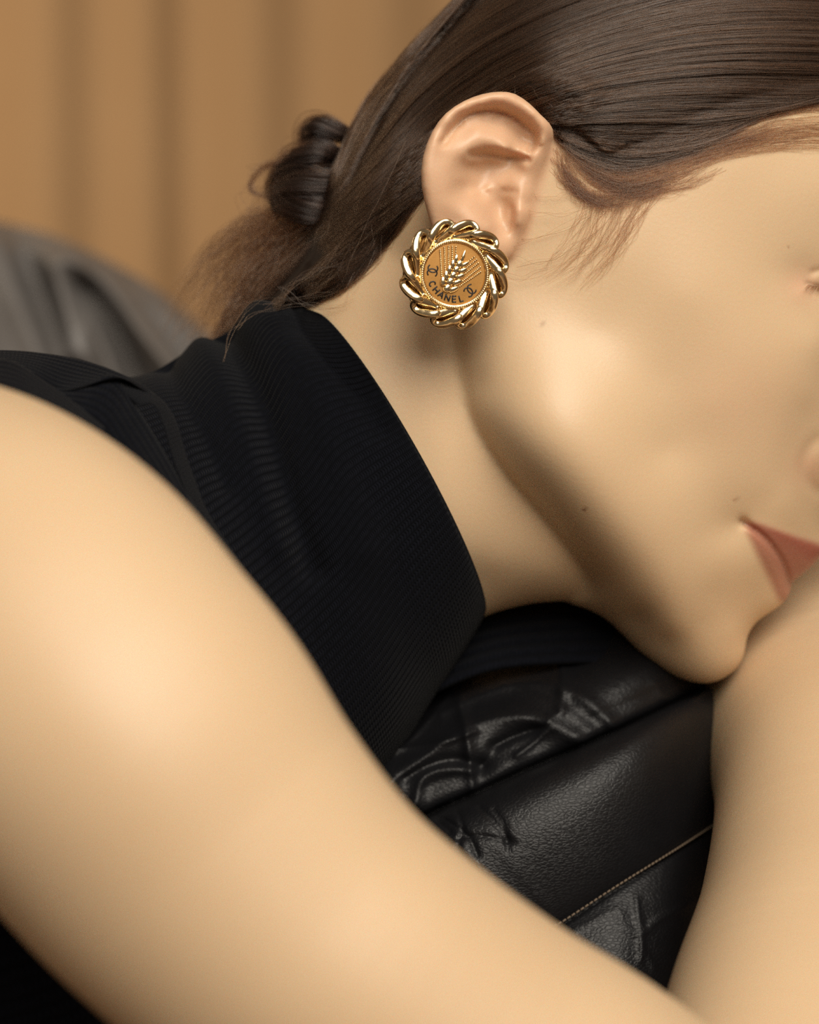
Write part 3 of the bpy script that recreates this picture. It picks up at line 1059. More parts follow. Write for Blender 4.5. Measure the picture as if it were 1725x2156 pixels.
# ------------------------------------------------------------------ the room
def room():
    m, nt, bs = newmat('room_plaster')
    nz = N(nt, 'ShaderNodeTexNoise', Scale=3.0, Detail=4.0)
    L(nt, mixrgb(nt, nz.outputs[0], (0.30, 0.21, 0.13, 1), (0.34, 0.24, 0.15, 1)), bs.inputs['Base Color'])
    bs.inputs['Roughness'].default_value = 0.9
    fm, nt, bs = newmat('floor_wood')
    wv = N(nt, 'ShaderNodeTexWave', Scale=4.0, Distortion=3.0, Detail=3.0)
    L(nt, mixrgb(nt, wv.outputs[0], (0.10, 0.055, 0.03, 1), (0.14, 0.08, 0.045, 1)), bs.inputs['Base Color'])
    bs.inputs['Roughness'].default_value = 0.5
    for nm, lo, hi, mm in (('wall_back', (-260, 200, -90), (260, 210, 240), m), ('wall_left', (-270, -150, -90), (-260, 210, 240), m),
                           ('wall_right', (260, -150, -90), (270, 210, 240), m), ('floor', (-270, -150, -100), (270, 210, -90), fm)):
        V = [(x, y, z) for x in (lo[0], hi[0]) for y in (lo[1], hi[1]) for z in (lo[2], hi[2])]
        Fc = [(0, 1, 3, 2), (4, 6, 7, 5), (0, 4, 5, 1), (2, 3, 7, 6), (0, 2, 6, 4), (1, 5, 7, 3)]
        tag(mesh_np(nm, V, Fc, mm, smooth=False), kind='structure')


room()


# ------------------------------------------------------------------ hair
HAIR_OUT = [(1120, -185), (955, 0), (868, 90), (788, 182), (742, 252), (712, 325), (672, 395), (612, 470), (560, 560), (548, 640)]
HAIR_OUT2 = [(1300, -300), (1480, -355), (1690, -345), (1900, -245), (2050, -60), (2120, 120), (2120, 270), (2060, 420)]
HP = HAIR_OUT[::-1] + HAIR_OUT2 + [(2000, 150), (1850, 185), (1725, 195), (1600, 225), (1480, 258), (1390, 295), (1320, 340), (1245, 368),
                                   (1200, 330), (1165, 285), (1120, 330), (960, 400), (900, 380), (862, 440), (800, 530), (735, 605), (670, 645), (600, 660)]
hin = []
for q in ((1200, -60), (1500, -120), (1750, -60), (1350, 60), (1050, 120), (960, 220), (1550, 80), (1750, 120), (1900, 60),
          (1130, 180), (1250, 250), (1350, 330), (1500, 230), (1650, 180), (1030, 280), (940, 330)):
    hin.append((q[0], q[1], float(-near_y(q[0], q[1])) + 0.42))
hin += [(880, 300, 5.0), (900, 380, 5.55), (850, 400, 5.15), (820, 320, 4.2), (780, 400, 4.4), (800, 480, 5.1), (730, 450, 3.9), (740, 540, 4.8),
        (660, 520, 3.3), (670, 600, 4.3), (610, 600, 3.2), (590, 640, 2.6)]
HH, _ = half_width_field(HAIR_OUT + HAIR_OUT2, hin, [], 0.25)
mask_px = np.maximum(poly_sd(gpx, gpy, HP), -poly_sd(gpx, gpy, EAR_OUT[::2]) - 12)
sd = poly_sd(gx, gz, [P(*q)[::2] for q in HP])
HH = np.where(sd > 0.2, np.minimum(HH, -4 * (sd - .2)), HH)
HCAP = np.minimum(HH, H + 7.0) - 8.0 * sstep(-120, 45, mask_px) * (H > 0.5)
cgx, cgz = np.gradient(HCAP, GS)
CAPG = np.minimum(np.hypot(cgx, cgz), 40)
HSTR = np.maximum(HCAP, H)                       # what strands lie on


def cap_sd(Q):
    Hv, Gv = look(HCAP, Q[:, 0], Q[:, 2]), look(CAPG, Q[:, 0], Q[:, 2])
    y2 = Q[:, 1] ** 2
    d = (y2 - Hv) / (2 * np.sqrt(y2 + Gv ** 2 / 4) + 0.4)
    out = (Q[:, 0] < GX[2]) | (Q[:, 0] > GX[-4]) | (Q[:, 2] < GZ[2]) | (Q[:, 2] > GZ[-4])
    return np.where(out, np.maximum(d, 1), d)


def dark_hair(name, c, rough=0.6):
    m, nt, bs = newmat(name)
    tc = N(nt, 'ShaderNodeTexCoord')
    nz = N(nt, 'ShaderNodeTexNoise', Scale=260.0, Detail=3.0)
    L(nt, tc.outputs['Object'], nz.inputs['Vector'])
    L(nt, mixrgb(nt, nz.outputs[0], tuple(x * .6 for x in c) + (1,), tuple(x * 1.4 for x in c) + (1,)), bs.inputs['Base Color'])
    bs.inputs['Roughness'].default_value = rough
    bs.inputs['Specular IOR Level'].default_value = 0.15
    return m


CAPM = dark_hair('hair_under', (0.016, 0.009, 0.006))


def strand_mat(name, col, rough=0.28):
    m = bpy.data.materials.new(name)
    m.use_nodes = True
    nt = m.node_tree
    nt.nodes.clear()
    h = N(nt, 'ShaderNodeBsdfHairPrincipled')
    h.parametrization = 'COLOR'
    at = N(nt, 'ShaderNodeAttribute', attribute_name='lock')
    c = mixrgb(nt, at.outputs['Fac'], tuple(x * .22 for x in col) + (1,), tuple(x * 2.0 for x in col) + (1,))
    L(nt, c, h.inputs['Color'])
    h.inputs['Roughness'].default_value = rough
    h.inputs['Radial Roughness'].default_value = 0.4
    if 'Random Roughness' in h.inputs:
        h.inputs['Random Roughness'].default_value = 0.3
    o = N(nt, 'ShaderNodeOutputMaterial')
    L(nt, h.outputs[0], o.inputs[0])
    return m


STRAND = strand_mat('brown_hair', (0.042, 0.023, 0.014))
STRAND_L = strand_mat('auburn_hair', (0.085, 0.042, 0.023), 0.35)


def hair_object(name, S, radius, mat, parent):
    """S: (n strands, k points, 3) in cm"""
    n, k = S.shape[:2]
    hc = bpy.data.hair_curves.new(name)
    hc.add_curves([k] * n)
    hc.points.foreach_set('position', (S / 100).astype(np.float32).ravel())
    r = radius / 100 * np.ones((n, 1)) * rng.uniform(0.7, 1.25, (n, 1)) * (1 - 0.75 * np.linspace(0, 1, k)[None] ** 4)
    hc.points.foreach_set('radius', r.astype(np.float32).ravel())
    # tone of each strand: neighbouring strands share a lock
    m_ = S[:, k // 2]
    u_ = np.sin(m_[:, 0] * 3.1 + m_[:, 2] * 9.7) * 0.22 + np.sin(m_[:, 2] * 23.0 - m_[:, 0] * 5.0) * 0.18 + rng.normal(0, .17, n) + .42
    hc.attributes.new('lock', 'FLOAT', 'CURVE').data.foreach_set('value', np.clip(u_, 0, 1).astype(np.float32))
    hc.materials.append(mat)
    o = bpy.data.objects.new(name, hc)
    COL.objects.link(o)
    o.parent = parent
    o.matrix_parent_inverse = Matrix.Identity(4)
    tag(o, kind='stuff')
    return o


def smooth_noise(n_k, amp):
    """(n,k) noise, smooth along k"""
    n, k = n_k
    c = rng.normal(0, 1, (n, 6))
    t = np.linspace(0, 5, k)
    i = np.minimum(t.astype(int), 4)
    u = t - i
    u = u * u * (3 - 2 * u)
    return amp * (c[:, i] * (1 - u) + c[:, i + 1] * u)


def lock_noise(s, f, seed):
    r = np.random.default_rng(seed)
    t = np.linspace(0, 1, f + 2)
    return np.interp(s, t, r.normal(0, 1, f + 2))


def stream(guides, n, k=16, t0=(0, .15), t1=(.85, 1), jit=4.0, lift=(0.0, .16), clump=0.5, seed=0, field=None, locks=46, depth=None, spread=None, wave=0.0):
    """strands between a fan of guide curves in the picture plane, laid on the head"""
    field = HSTR if field is None else field
    Gd = np.stack([spline(g, 60) for g in guides])                  # m,60,c
    m = len(guides)
    s = rng.uniform(0, 1, n) if spread is None else spread(n)
    r = np.random.default_rng(seed)
    centres = np.sort(r.uniform(0, 1, locks))
    near = centres[np.abs(s[:, None] - centres[None]).argmin(1)]
    sc = s + (near - s) * clump * rng.uniform(0, 1, n)
    a0, a1 = rng.uniform(*t0, n), rng.uniform(*t1, n)
    t = a0[:, None] + (a1 - a0)[:, None] * np.linspace(0, 1, k)[None]
    st = s[:, None] + (sc - s)[:, None] * t
    g = np.clip(st, 0, 1) * (m - 1)
    gi = np.minimum(g.astype(int), m - 2)
    gu = (g - gi)[..., None]
    tt = np.clip(t, 0, 1) * 59
    ti = np.minimum(tt.astype(int), 58)
    tu = (tt - ti)[..., None]
    A = Gd[gi, ti] * (1 - tu) + Gd[gi, ti + 1] * tu
    B = Gd[gi + 1, ti] * (1 - tu) + Gd[gi + 1, ti + 1] * tu
    C = A * (1 - gu) + B * gu
    px = C[..., 0] + smooth_noise((n, k), jit)
    py = C[..., 1] + smooth_noise((n, k), jit)
    lf = rng.uniform(*lift, (n, 1)) + 0.075 * lock_noise(sc, locks * 2, seed + 1)[:, None] + smooth_noise((n, k), 0.015)
    if depth is None:
        y = near_y(px, py, lf, field)
        y = np.where(poly_sd(px, py, EAR_OUT[::3]) < -5, y + 2.5, y)      # hair passes under the ear
    else:
        y = C[..., 2] + smooth_noise((n, k), depth)
    X, Y, Z = P(px, py, y)
    return np.stack([X, Y, Z], -1)


def build_hair():
    V, Q = build_field((-9.5, -8.5, -1.5), (20.5, 8.6, 23.3), 0.2, cap_sd, 1.0)
    V = newton(V, cap_sd)
    cap = part_of(mesh_np('hair', V, Q, CAPM), person)
    tag(cap, 'dark brown hair swept back into a low bun')
    U0 = [(1520, -340), (1300, -285), (1115, -175), (955, 5), (872, 92), (794, 184), (748, 256), (715, 330), (680, 400), (640, 460)]
    U1 = [(1950, -200), (1700, -170), (1450, -110), (1260, -50), (1090, 25), (950, 110), (850, 205), (775, 300), (715, 380), (650, 455)]
    U2 = [(2050, 0), (1850, 20), (1650, 10), (1450, 25), (1250, 75), (1080, 150), (930, 245), (820, 345), (735, 430), (655, 500)]
    L1 = [(2080, 130), (1850, 180), (1690, 186), (1530, 182), (1350, 192), (1170, 228), (1010, 300), (890, 385), (780, 470), (680, 545)]
    C1 = [(1700, 215), (1600, 240), (1500, 255), (1400, 262), (1300, 262), (1200, 262), (1130, 262), (1000, 330), (880, 420), (740, 540)]
    C2 = [(1500, 300), (1440, 330), (1380, 350), (1320, 362), (1260, 352), (1200, 318), (1150, 280), (1050, 330), (900, 430), (760, 560)]
    E0 = [(905, 340), (880, 375), (830, 430), (780, 480), (740, 520), (700, 555), (660, 590), (620, 620), (590, 640), (560, 655)]
    E1 = [(905, 372), (882, 415), (850, 465), (808, 520), (770, 562), (735, 595), (695, 622), (650, 640), (610, 650), (570, 660)]
    S = [stream([U0, U1], 3600, seed=1, lift=(0, .12)), stream([U1, U2, L1], 8500, seed=2), stream([L1, C1], 4200, seed=3, t0=(0, .3), lift=(.02, .17)),
         stream([C1, C2], 1900, seed=4, t0=(0, .45), t1=(.6, .75), lift=(0, .08)),
         stream([L1, E0], 2600, seed=5, t0=(.62, .8), t1=(.9, 1)), stream([E0, E1], 1500, seed=6, t0=(0, .4), jit=6, lift=(0, .1))]
    hair_object('hair_strands', np.concatenate(S), 0.0052, STRAND, cap)
    # fine hair of the temple and the forehead
    D1 = [(1990, 240), (1850, 225), (1725, 212), (1620, 230), (1500, 275), (1400, 300), (1320, 300), (1240, 290)]
    D2 = [(1960, 330), (1850, 320), (1725, 312), (1620, 316), (1520, 335), (1430, 365), (1350, 385), (1260, 372)]
    F1 = [(1210, 330), (1225, 390), (1222, 440), (1200, 490), (1165, 540), (1120, 580)]
    F2 = [(1330, 340), (1310, 410), (1285, 470), (1250, 530), (1205, 575), (1150, 612)]
    F3 = [(1440, 350), (1400, 410), (1355, 465), (1320, 520), (1285, 575), (1230, 640)]
    G1 = [(1175, 300), (1195, 350), (1225, 390), (1270, 410), (1330, 400), (1400, 370)]
    G2 = [(1160, 330), (1190, 390), (1235, 425), (1290, 440), (1360, 420), (1440, 385)]
    T = [stream([D1, D2], 330, seed=7, t0=(0, .5), t1=(.6, 1), lift=(.01, .07), jit=5, locks=60),
         stream([F1, F2, F3], 130, seed=8, t0=(0, .3), t1=(.6, 1), lift=(.02, .16), jit=7, clump=.97, locks=11),
         stream([C2, [(q[0] + 30, q[1] + 55) for q in C2]], 420, seed=11, t0=(0, .35), t1=(.5, .66), lift=(.01, .06), jit=6, locks=40),
         stream([G2, G1], 260, seed=12, lift=(.01, .06), jit=8, locks=30, t0=(0, .3), t1=(.5, 1))]
    hair_object('temple_wisps', np.concatenate(T), 0.0036, STRAND_L, cap)
    # stray hairs
    Fl = []
    strays = [[(1080, 168), (1090, 200), (1112, 262)], [(1095, 172), (1150, 215), (1215, 262)], [(1160, 190), (1170, 240), (1200, 300)], [(1040, 165), (1140, 205), (1260, 235)],
              [(1190, 300), (1240, 330), (1310, 350)], [(1060, 520), (1120, 505), (1210, 470), (1300, 420)], [(1090, 560), (1160, 545), (1230, 500), (1300, 430)],
              [(1110, 408), (1180, 412), (1240, 395)], [(1090, 452), (1170, 448), (1240, 436), (1320, 410)], [(1060, 590), (1150, 570), (1230, 520)],
              [(900, 320), (780, 400), (690, 470), (660, 520)], [(890, 350), (830, 430), (740, 520), (600, 610)], [(860, 300), (800, 420), (730, 540), (720, 600)],
              [(880, 380), (760, 470), (650, 580), (570, 650)], [(660, 355), (720, 358), (780, 350), (850, 300)], [(800, 470), (770, 540), (640, 580), (580, 640)],
              [(820, 440), (780, 550), (720, 640)], [(590, 600), (640, 640), (700, 650), (750, 630)], [(560, 640), (600, 625), (680, 620), (760, 590)],
              [(470, 760), (490, 690), (540, 640), (600, 635)], [(500, 690), (560, 650), (640, 640), (720, 655)]]
    for sg in strays:
        q = spline(sg, 18)
        for _ in range(3):
            px = q[:, 0] + smooth_noise((1, 18), 6)[0]
            py = q[:, 1] + smooth_noise((1, 18), 6)[0]
            y = near_y(px, py, rng.uniform(.1, .35), HSTR)
            y = np.minimum(y, np.where(px < 700, -4.5, y))
            Fl.append(np.stack(P(px, py, y), -1))
    hair_object('stray_hairs', np.array(Fl), 0.0042, STRAND_L, cap)
    # twisted bun: thick locks, then strands around them
    LOCKS = [([(760, 300, 1), (715, 280, .6), (672, 268, .6), (652, 285, 1), (668, 318, 1.4), (700, 340, 1)], .26, .34),
             ([(720, 330, -.2), (670, 322, -.4), (620, 345, 0), (590, 390, .6), (585, 425, 1.2)], .35, .45),
             ([(730, 380, -1), (680, 390, -1.2), (630, 400, -1), (596, 420, -.2), (590, 440, 1)], .42, .5),
             ([(700, 440, -1.4), (650, 440, -1.4), (610, 430, -.6), (600, 400, .8)], .35, .4),
             ([(735, 390, 0), (700, 350, 1.2), (680, 300, 1.8), (660, 262, 2)], .3, .22),
             ([(690, 440, 0), (660, 500, 0), (625, 560, .2), (590, 610, .4)], .5, .32),
             ([(720, 470, -2), (650, 560, -1.6), (590, 620, -1), (545, 670, -.5)], .4, .22)]
    Vs, Fs, k, St = [], [], 0, []
    for pts, r0, r1 in LOCKS:
        C = arr(spline(pts, 40))
        Tn = np.gradient(C, axis=0)
        Tn /= np.linalg.norm(Tn, axis=1)[:, None]
        a = np.cross(Tn, [0.3, 1, 0.2])
        a /= np.linalg.norm(a, axis=1)[:, None]
        b = np.cross(Tn, a)
        u = np.linspace(0, 1, 40)
        rad = (r0 + (r1 - r0) * u) * np.sqrt(np.clip(np.sin(np.pi * (0.06 + 0.88 * u)), 0.05, 1))
        th = np.linspace(0, 2 * np.pi, 20, endpoint=False)
        ring = C[:, None] + rad[:, None, None] * (a[:, None] * np.cos(th)[None, :, None] + b[:, None] * np.sin(th)[None, :, None])
        Vs.append(ring.reshape(-1, 3))
        Fs.append(grid_faces(40, 20, True) + k)
        k += 800
        for _ in range(170):
            ph = rng.uniform(0, 2 * np.pi) + u * 1.8
            rr = rad * rng.uniform(1.0, 1.3) + 0.02 + 0.30 * rng.uniform() ** 5 * np.sin(np.pi * u) + smooth_noise((1, 40), .02)[0]
            St.append((C + rr[:, None] * (a * np.cos(ph)[:, None] + b * np.sin(ph)[:, None]))[::2])
    bun = mesh_np('hair_bun', np.vstack(Vs), np.vstack(Fs), CAPM)
    bun.parent = cap
    St = np.array(St)
    # loose tail hanging from the bun
    T1 = [(690, 400, -.5), (610, 430, .2), (530, 452, 1), (455, 500, 2), (400, 560, 3), (345, 640, 4), (300, 720, 5)]
    T2 = [(680, 450, -.8), (600, 500, 0), (540, 560, .6), (500, 620, 1), (470, 680, 1.5), (450, 720, 2), (440, 740, 2)]
    T3 = [(690, 500, -1.2), (620, 570, -.6), (570, 625, -.3), (530, 665, 0), (500, 690, .2), (480, 702, .4), (470, 708, .5)]
    tail = [stream([T1, T2], 420, k=18, seed=21, depth=.35, jit=9, clump=.8, locks=14, t1=(.45, 1)),
            stream([T2, T3], 900, k=18, seed=22, depth=.35, jit=8, clump=.7, locks=14, t1=(.6, 1)),
            stream([[(610, 335, 0), (555, 345, .3), (524, 385, .6), (532, 410, .6), (590, 424, .4)], [(600, 345, 0), (560, 356, .3), (534, 385, .6), (545, 405, .6), (590, 415, .4)]],
                   40, k=18, seed=23, depth=.1, jit=3)]
    tail.append(stream([[(700, 300, 0), (640, 300, .3), (580, 350, .6), (540, 430, 1), (500, 520, 1.4), (430, 620, 2)],
                        [(720, 420, -1), (650, 470, -.6), (580, 520, 0), (520, 580, .5), (470, 640, 1), (420, 700, 1.5)]],
                       70, k=18, seed=31, depth=.6, jit=26, clump=.1, t0=(0, .3), t1=(.5, 1)))
    hair_object('bun_strands', St, 0.0055, strand_mat('dark_hair', (0.022, 0.012, 0.009)), cap)
    hair_object('loose_tail', np.concatenate(tail), 0.0055, STRAND_L, cap)


build_hair()

# ------------------------------------------------------------------ eye: the outer corner shows at the frame's edge
def eyeball():
    m, nt, bs = newmat('eye_white')
    bs.inputs['Base Color'].default_value = (0.72, 0.66, 0.60, 1)
    bs.inputs['Roughness'].default_value = 0.12
    tgt = np.array(P(1745, 626, float(near_y(1745, 626)) - 0.05))
    c = tgt + np.array([-0.62, 1.0, 0.05]) / np.linalg.norm([-0.62, 1.0, 0.05]) * 1.2
    a = np.linspace(0, np.pi, 32)[:, None]
    b = np.linspace(0, 2 * np.pi, 48, endpoint=False)[None]
    V = np.stack([c[0] + 1.2 * np.sin(a) * np.cos(b), c[1] + 1.2 * np.sin(a) * np.sin(b), c[2] + 1.2 * np.cos(a) + 0 * b], -1).reshape(-1, 3)
    part_of(mesh_np('eye', V, grid_faces(32, 48, True)[:, ::-1], m), person)
    ls = []
    for t in np.linspace(0, 1, 60):
        bx, by = 1704 + 84 * t, 599 + 20 * t
        q = spline([(bx, by), (bx - 5 + 8 * t + rng.normal(0, 2), by + 4), (bx - 9 + 14 * t + rng.normal(0, 3), by + 9 + 8 * t)], 7)
        y = near_y(q[:, 0], q[:, 1]) - np.linspace(0.02, 0.45, 7) * (0.5 + t)
        ls.append(np.stack(P(q[:, 0], q[:, 1], y), -1))
    o = hair_object('eyelashes', np.array(ls), 0.006, STRAND, person)
    o.matrix_parent_inverse = Matrix.Translation(-Vector(person.location))


eyeball()

# ------------------------------------------------------------------ earring
def gold(name, base, rough, scale=900.0, bs_=0.05):
    m, nt, bs = newmat(name)
    bs.inputs['Base Color'].default_value = base + (1,)
    bs.inputs['Metallic'].default_value = 1.0
    tc = N(nt, 'ShaderNodeTexCoord')
    nz = N(nt, 'ShaderNodeTexNoise', Scale=scale, Detail=3.0)
    L(nt, tc.outputs['Object'], nz.inputs['Vector'])
    mr = N(nt, 'ShaderNodeMapRange')
    mr.inputs['To Min'].default_value = rough * 0.75
    mr.inputs['To Max'].default_value = rough * 1.3
    L(nt, nz.outputs[0], mr.inputs['Value'])
    L(nt, mr.outputs[0], bs.inputs['Roughness'])
    bump(nt, bs, nz.outputs[0], bs_, 0.0003)
    return m


GOLD = gold('polished_gold', (0.90, 0.69, 0.40), 0.16)
SATIN = gold('satin_gold', (0.50, 0.25, 0.065), 0.42, 2500.0, 0.03)
SATIN.node_tree.nodes['Principled BSDF'].inputs['Metallic'].default_value = 0.5
INK, nt, bs = newmat('black_enamel')
bs.inputs['Base Color'].default_value = (0.012, 0.009, 0.010, 1)
bs.inputs['Roughness'].default_value = 0.4
EC = np.array(P(957, 577, -8.65))
EK = (D - 8.65) / F                                        # cm per pixel at the earring
tilt = np.array(Matrix.Rotation(math.radians(7), 3, 'Z') @ Matrix.Rotation(math.radians(7), 3, 'X'))


def el(u, v, w=0.0):
    """earring plane: u right, v down (pixels), w towards the camera (pixels)"""
    u, v, w = np.broadcast_arrays(np.asarray(u, float), v, w)
    L_ = np.stack([u, -w, -v], -1) * EK
    return EC + L_ @ tilt.T


def zm(x, y):
    """coordinates read off the enlarged medallion"""
    return (x - 785) / 5.39 * 0.94, (y - 890) / 5.39 * 0.94


earring = empty('earring', EC)
tag(earring, 'round gold earring with chain rim and wheat medallion at the earlobe', 'earring')


def epart(name, V, Fc, mat):
    return part_of(mesh_np(name, V, Fc, mat), earring)


def lathe(prof, n=128):
    th = np.linspace(0, 2 * np.pi, n, endpoint=False)
    pr = np.array(prof, float)
    V = el(pr[:, 0][:, None] * np.cos(th)[None], pr[:, 0][:, None] * np.sin(th)[None], pr[:, 1][:, None] + 0 * th[None])
    return V.reshape(-1, 3), grid_faces(len(pr), n, True)


def balls(pts, rad, seg=8, rings=5, flat=0.8):
    th = np.linspace(0, 2 * np.pi, seg, endpoint=False)
    Vs, Fs, k = [], [], 0
    for (u, v, w) in pts:
        for i in range(rings + 1):
            a = np.pi * i / rings
            rr = rad * max(math.sin(a), .02)
            Vs.append(el(u + rr * np.cos(th), v + rr * np.sin(th), w + flat * rad * math.cos(a)))
        Fs.append(grid_faces(rings + 1, seg, True) + k)
        k += seg * (rings + 1)
    return np.vstack(Vs), np.vstack(Fs)


V, Fc = lathe([(0.01, 6.2), (20, 6.0), (45, 5.2), (62, 4), (66, 4), (66, 0), (0.01, 0)])
epart('medallion', V, Fc, SATIN)
V, Fc = lathe([(64, 4), (65, 7), (67, 8.2), (72, 8.2), (74, 6.5), (75, 4), (75, -8), (64, -8), (64, 4)])
epart('rim', V, Fc, GOLD)
V, Fc = lathe([(70, -8), (104, -9), (108, -12), (104, -15), (60, -15), (60, -9), (70, -8)])
epart('back_plate', V, Fc, gold('gap_shade_gold', (0.22, 0.11, 0.035), 0.4))  # darker base paints shade into the gaps between links
th = np.linspace(0, 2 * np.pi, 96, endpoint=False)
V, Fc = balls(np.stack([69.5 * np.cos(th), 69.5 * np.sin(th), 9.0 + 0 * th], -1), 2.9)
tag(epart('rim_beads', V, Fc, GOLD), kind='stuff')
pts = []
for (a, b) in (((603, 600), (625, 910)), ((655, 572), (667, 850)), ((705, 560), (708, 790)), ((750, 558), (750, 730)), ((795, 562), (792, 670)),
               ((1015, 680), (930, 752)), ((1045, 712), (900, 835)), ((1068, 752), (880, 908)), ((1092, 800), (868, 985)), ((1098, 858), (830, 1046))):
    a, b = np.array(zm(*a)), np.array(zm(*b))
    n = max(4, int(np.linalg.norm(b - a) / 3.6))
    for t in np.linspace(0, 1, n):
        q = a + (b - a) * t
        pts.append((q[0], q[1], 6.9))
V, Fc = balls(pts, 2.1)
tag(epart('ray_beads', V, Fc, GOLD), kind='stuff')


def grain(cx, cy, ang, ln, wd, hgt, tip=0.0):
    u, v = zm(cx, cy)
    n, m = 12, 16
    a = np.linspace(0, np.pi, n)[:, None]
    b = np.linspace(0, 2 * np.pi, m, endpoint=False)[None]
    x = -ln * np.cos(a) + 0 * b
    pro = np.maximum(np.sin(a) ** (0.8 + tip), .01) * (1 - 0.25 * np.cos(a) * -1)
    yy, ww = wd * pro * np.cos(b), hgt * pro * np.sin(b)
    ww = ww - 0.12 * hgt * np.exp(-(yy / (0.22 * wd)) ** 2) * (np.sin(b) > 0)
    c, s = math.cos(ang), math.sin(ang)
    V = el(u + c * x - s * yy, v + s * x + c * yy, 8.0 + ww)
    return V.reshape(-1, 3), grid_faces(n, m, True)


up = math.atan2(620 - 1060, 900 - 690)
for cx_, cy_, da, ln, wd in [(695, 1055, 0, 8.6, 6.6), (730, 975, 0, 8.6, 6.6), (765, 900, 0, 8.4, 6.4), (803, 830, 0, 8.2, 6.2), (838, 762, 0, 8, 6),
                             (641, 975, -.5, 9.5, 5.0), (680, 903, -.5, 9.5, 5.0), (718, 832, -.45, 9.2, 4.8), (758, 765, -.4, 9, 4.6), (797, 700, -.3, 8.8, 4.4),
                             (775, 1068, .75, 10.5, 5.0), (815, 985, .75, 10.5, 5.0), (850, 912, .72, 10, 4.8), (880, 842, .7, 9.8, 4.6), (905, 768, .6, 9.4, 4.4)]:
    V, Fc = grain(cx_, cy_, up + da, ln * 1.12, wd * 1.18, 5.0)
    epart('wheat_grain', V, Fc, GOLD)
V, Fc = grain(880, 680, up - .12, 15.5, 4.2, 4.6, 0.5)
epart('wheat_tip', V, Fc, GOLD)


def strokes(name, lines, wd, mat, w=6.4, thick=0.5):
    """flat enamel lines: list of polylines in (u, v)"""
    Vs, Fs, k = [], [], 0
    for ln in lines:
        q = np.array(ln, float)
        d = np.gradient(q, axis=0)
        d /= np.linalg.norm(d, axis=1)[:, None]
        nrm = np.stack([-d[:, 1], d[:, 0]], -1) * wd / 2
        q[0] -= d[0] * wd * .15
        q[-1] += d[-1] * wd * .15
        a, b = q + nrm, q - nrm
        R2 = np.hypot(q[:, 0], q[:, 1])
        wz = w - 2.2 * np.clip((R2 / 69), 0, 1) ** 2 * 0.95
        col = [el(a[:, 0], a[:, 1], wz), el(b[:, 0], b[:, 1], wz), el(b[:, 0], b[:, 1], wz - thick * 4), el(a[:, 0], a[:, 1], wz - thick * 4)]
        Vs.append(np.stack(col, 1).reshape(-1, 3))
        n = len(q)
        f = grid_faces(n, 4, True)
        caps = np.array([[0, 1, 2, 3], [(n - 1) * 4 + 3, (n - 1) * 4 + 2, (n - 1) * 4 + 1, (n - 1) * 4]])
        Fs.append(np.vstack([f, caps]) + k)
        k += 4 * n
    return part_of(mesh_np(name, np.vstack(Vs), np.vstack(Fs), mat, smooth=False), earring)


def seg(a, b, n=4):
    return [(a[0] + (b[0] - a[0]) * t, a[1] + (b[1] - a[1]) * t) for t in np.linspace(0, 1, n)]


def arc(cx, cy, rx, ry, a0, a1, n=22):
    return [(cx + rx * math.cos(math.radians(a)), cy + ry * math.sin(math.radians(a))) for a in np.linspace(a0, a1, n)]


GLYPH = {  # unit box: x 0..1 (times width), y 0 top .. 1 bottom
    'C': (0.78, [arc(.52, .5, .50, .5, -45, -315)]),
    'H': (0.74, [seg((0, 0), (0, 1)), seg((1, 0), (1, 1)), seg((0, .5), (1, .5))]),
    'A': (0.84, [seg((0, 1), (.5, 0)), seg((.5, 0), (1, 1)), seg((.2, .66), (.8, .66))]),
    'N': (0.76, [seg((0, 1), (0, 0)), seg((0, 0), (1, 1)), seg((1, 1), (1, 0))]),
    'E': (0.60, [seg((0, 0), (0, 1)), seg((0, 0), (1, 0)), seg((0, .5), (.9, .5)), seg((0, 1), (1, 1))]),
    'L': (0.56, [seg((0, 0), (0, 1)), seg((0, 1), (1, 1))])}
spots = [('C', 515, 1010), ('H', 563, 1085), ('A', 625, 1140), ('N', 700, 1178), ('E', 784, 1190), ('L', 868, 1182)]
for ch, zx, zy in spots:
    u0, v0 = zm(zx, zy)
    r = math.hypot(u0, v0)
    dn = np.array([u0, v0]) / r
    rt = np.array([dn[1], -dn[0]])                          # reading direction along the lower arc
    if rt[0] < 0:
        rt = -rt
    hgt = 12.4
    wdt = GLYPH[ch][0] * hgt
    lines = [[tuple(np.array([u0, v0]) + rt * (x - .5) * wdt + dn * (y - .5) * hgt) for x, y in ln] for ln in GLYPH[ch][1]]
    strokes('letter', lines, 3.1, INK)
for zx, zy in ((515, 850), (975, 1086)):
    u0, v0 = zm(zx, zy)
    dn = np.array([u0, v0]) / math.hypot(u0, v0)
    rt = np.array([dn[1], -dn[0]])
    if rt @ np.array([0.89, 0.46]) < 0:
        rt = -rt
    lines = []
    for sx in (-1, 1):
        # left ring opens to the left, right ring to the right
        a = arc(sx * 5.0, 0, 8.6, 10.2, (180 if sx < 0 else 0) + 48, (180 if sx < 0 else 0) + 312)
        lines.append([tuple(np.array([u0, v0]) + rt * x + dn * y) for x, y in a])
    strokes('monogram', lines, 2.9, INK)


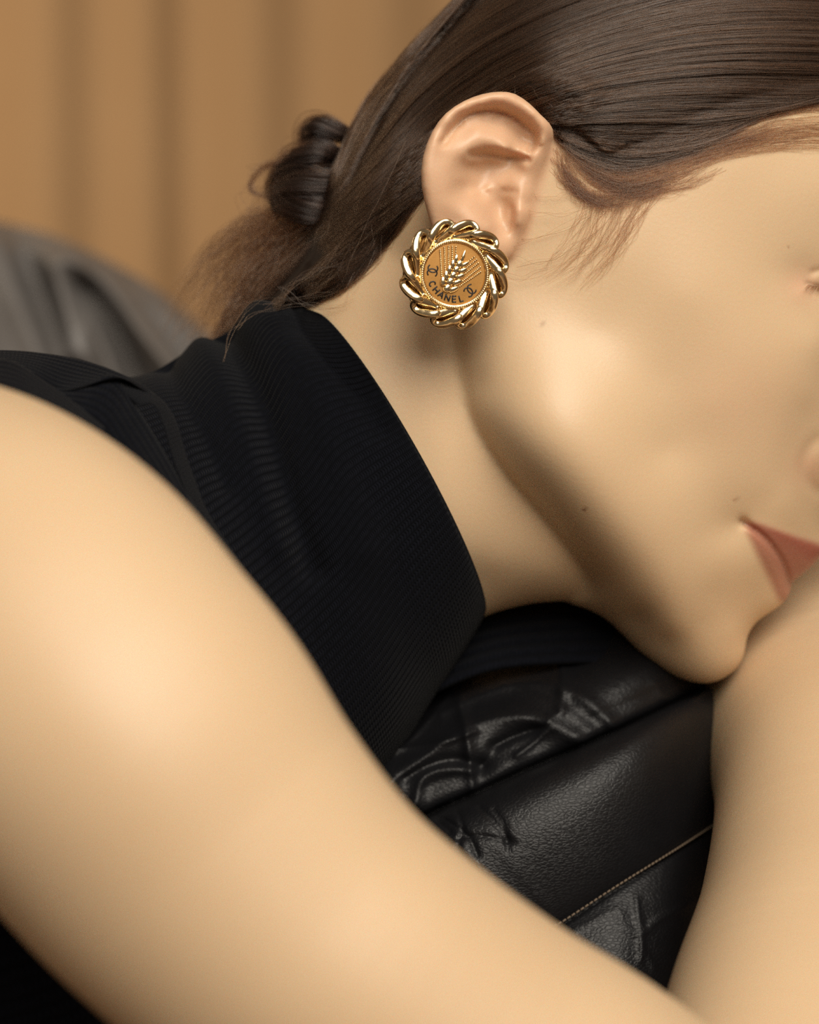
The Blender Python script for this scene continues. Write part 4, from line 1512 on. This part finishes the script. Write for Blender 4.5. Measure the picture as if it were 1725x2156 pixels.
def link(i, n=12):
    ph = 2 * np.pi * (i + 0.35) / n
    t = np.linspace(0, 2 * np.pi, 56, endpoint=False)
    a, b = 29.0, 12.0
    sk = math.radians(24)
    tang = np.array([-math.sin(ph), math.cos(ph), 0])
    rad = np.array([math.cos(ph), math.sin(ph), 0])
    up_ = np.array([0, 0, 1.0])
    e1 = tang * math.cos(sk) + rad * math.sin(sk)
    e2r = rad * math.cos(sk) - tang * math.sin(sk)
    ps = math.radians(8)
    e2 = e2r * math.cos(ps) + up_ * math.sin(ps)
    e3 = np.cross(e1, e2)
    ct, st = np.cos(t), np.sin(t)
    x, yv = a * np.sign(ct) * np.abs(ct) ** 0.9, b * np.sign(st) * np.abs(st) ** 0.85
    C = rad * 93.5 + x[:, None] * e1 + yv[:, None] * e2 + up_ * 4.5
    C = C - rad * (x[:, None] ** 2) / (2 * 150)              # follows the curve of the rim
    C = C + e3 * 6.5 * np.sin(2 * t)[:, None]                # curb twist
    T = np.roll(C, -1, 0) - np.roll(C, 1, 0)
    T /= np.linalg.norm(T, axis=1)[:, None]
    A = np.cross(T, e3)
    A /= np.linalg.norm(A, axis=1)[:, None]
    B = np.cross(T, A)
    ra = 7.0 + 2.4 * np.abs(st) ** 2
    rb = 5.6 + 1.0 * np.abs(st) ** 2
    th = np.linspace(0, 2 * np.pi, 14, endpoint=False)
    sq = lambda q: np.sign(q) * np.abs(q) ** 0.75
    R_ = C[:, None] + ra[:, None, None] * A[:, None] * sq(np.cos(th))[None, :, None] + rb[:, None, None] * B[:, None] * sq(np.sin(th))[None, :, None]
    V = el(R_[..., 0], R_[..., 1], R_[..., 2]).reshape(-1, 3)
    f = grid_faces(57, 14, True)
    f = f % (56 * 14)
    return V, f


for i in range(12):
    V, Fc = link(i)
    epart('chain_link', V, Fc, GOLD)
for o in earring.children:
    bm = bmesh.new()
    bm.from_mesh(o.data)
    bmesh.ops.recalc_face_normals(bm, faces=bm.faces)
    bm.to_mesh(o.data)
    bm.free()
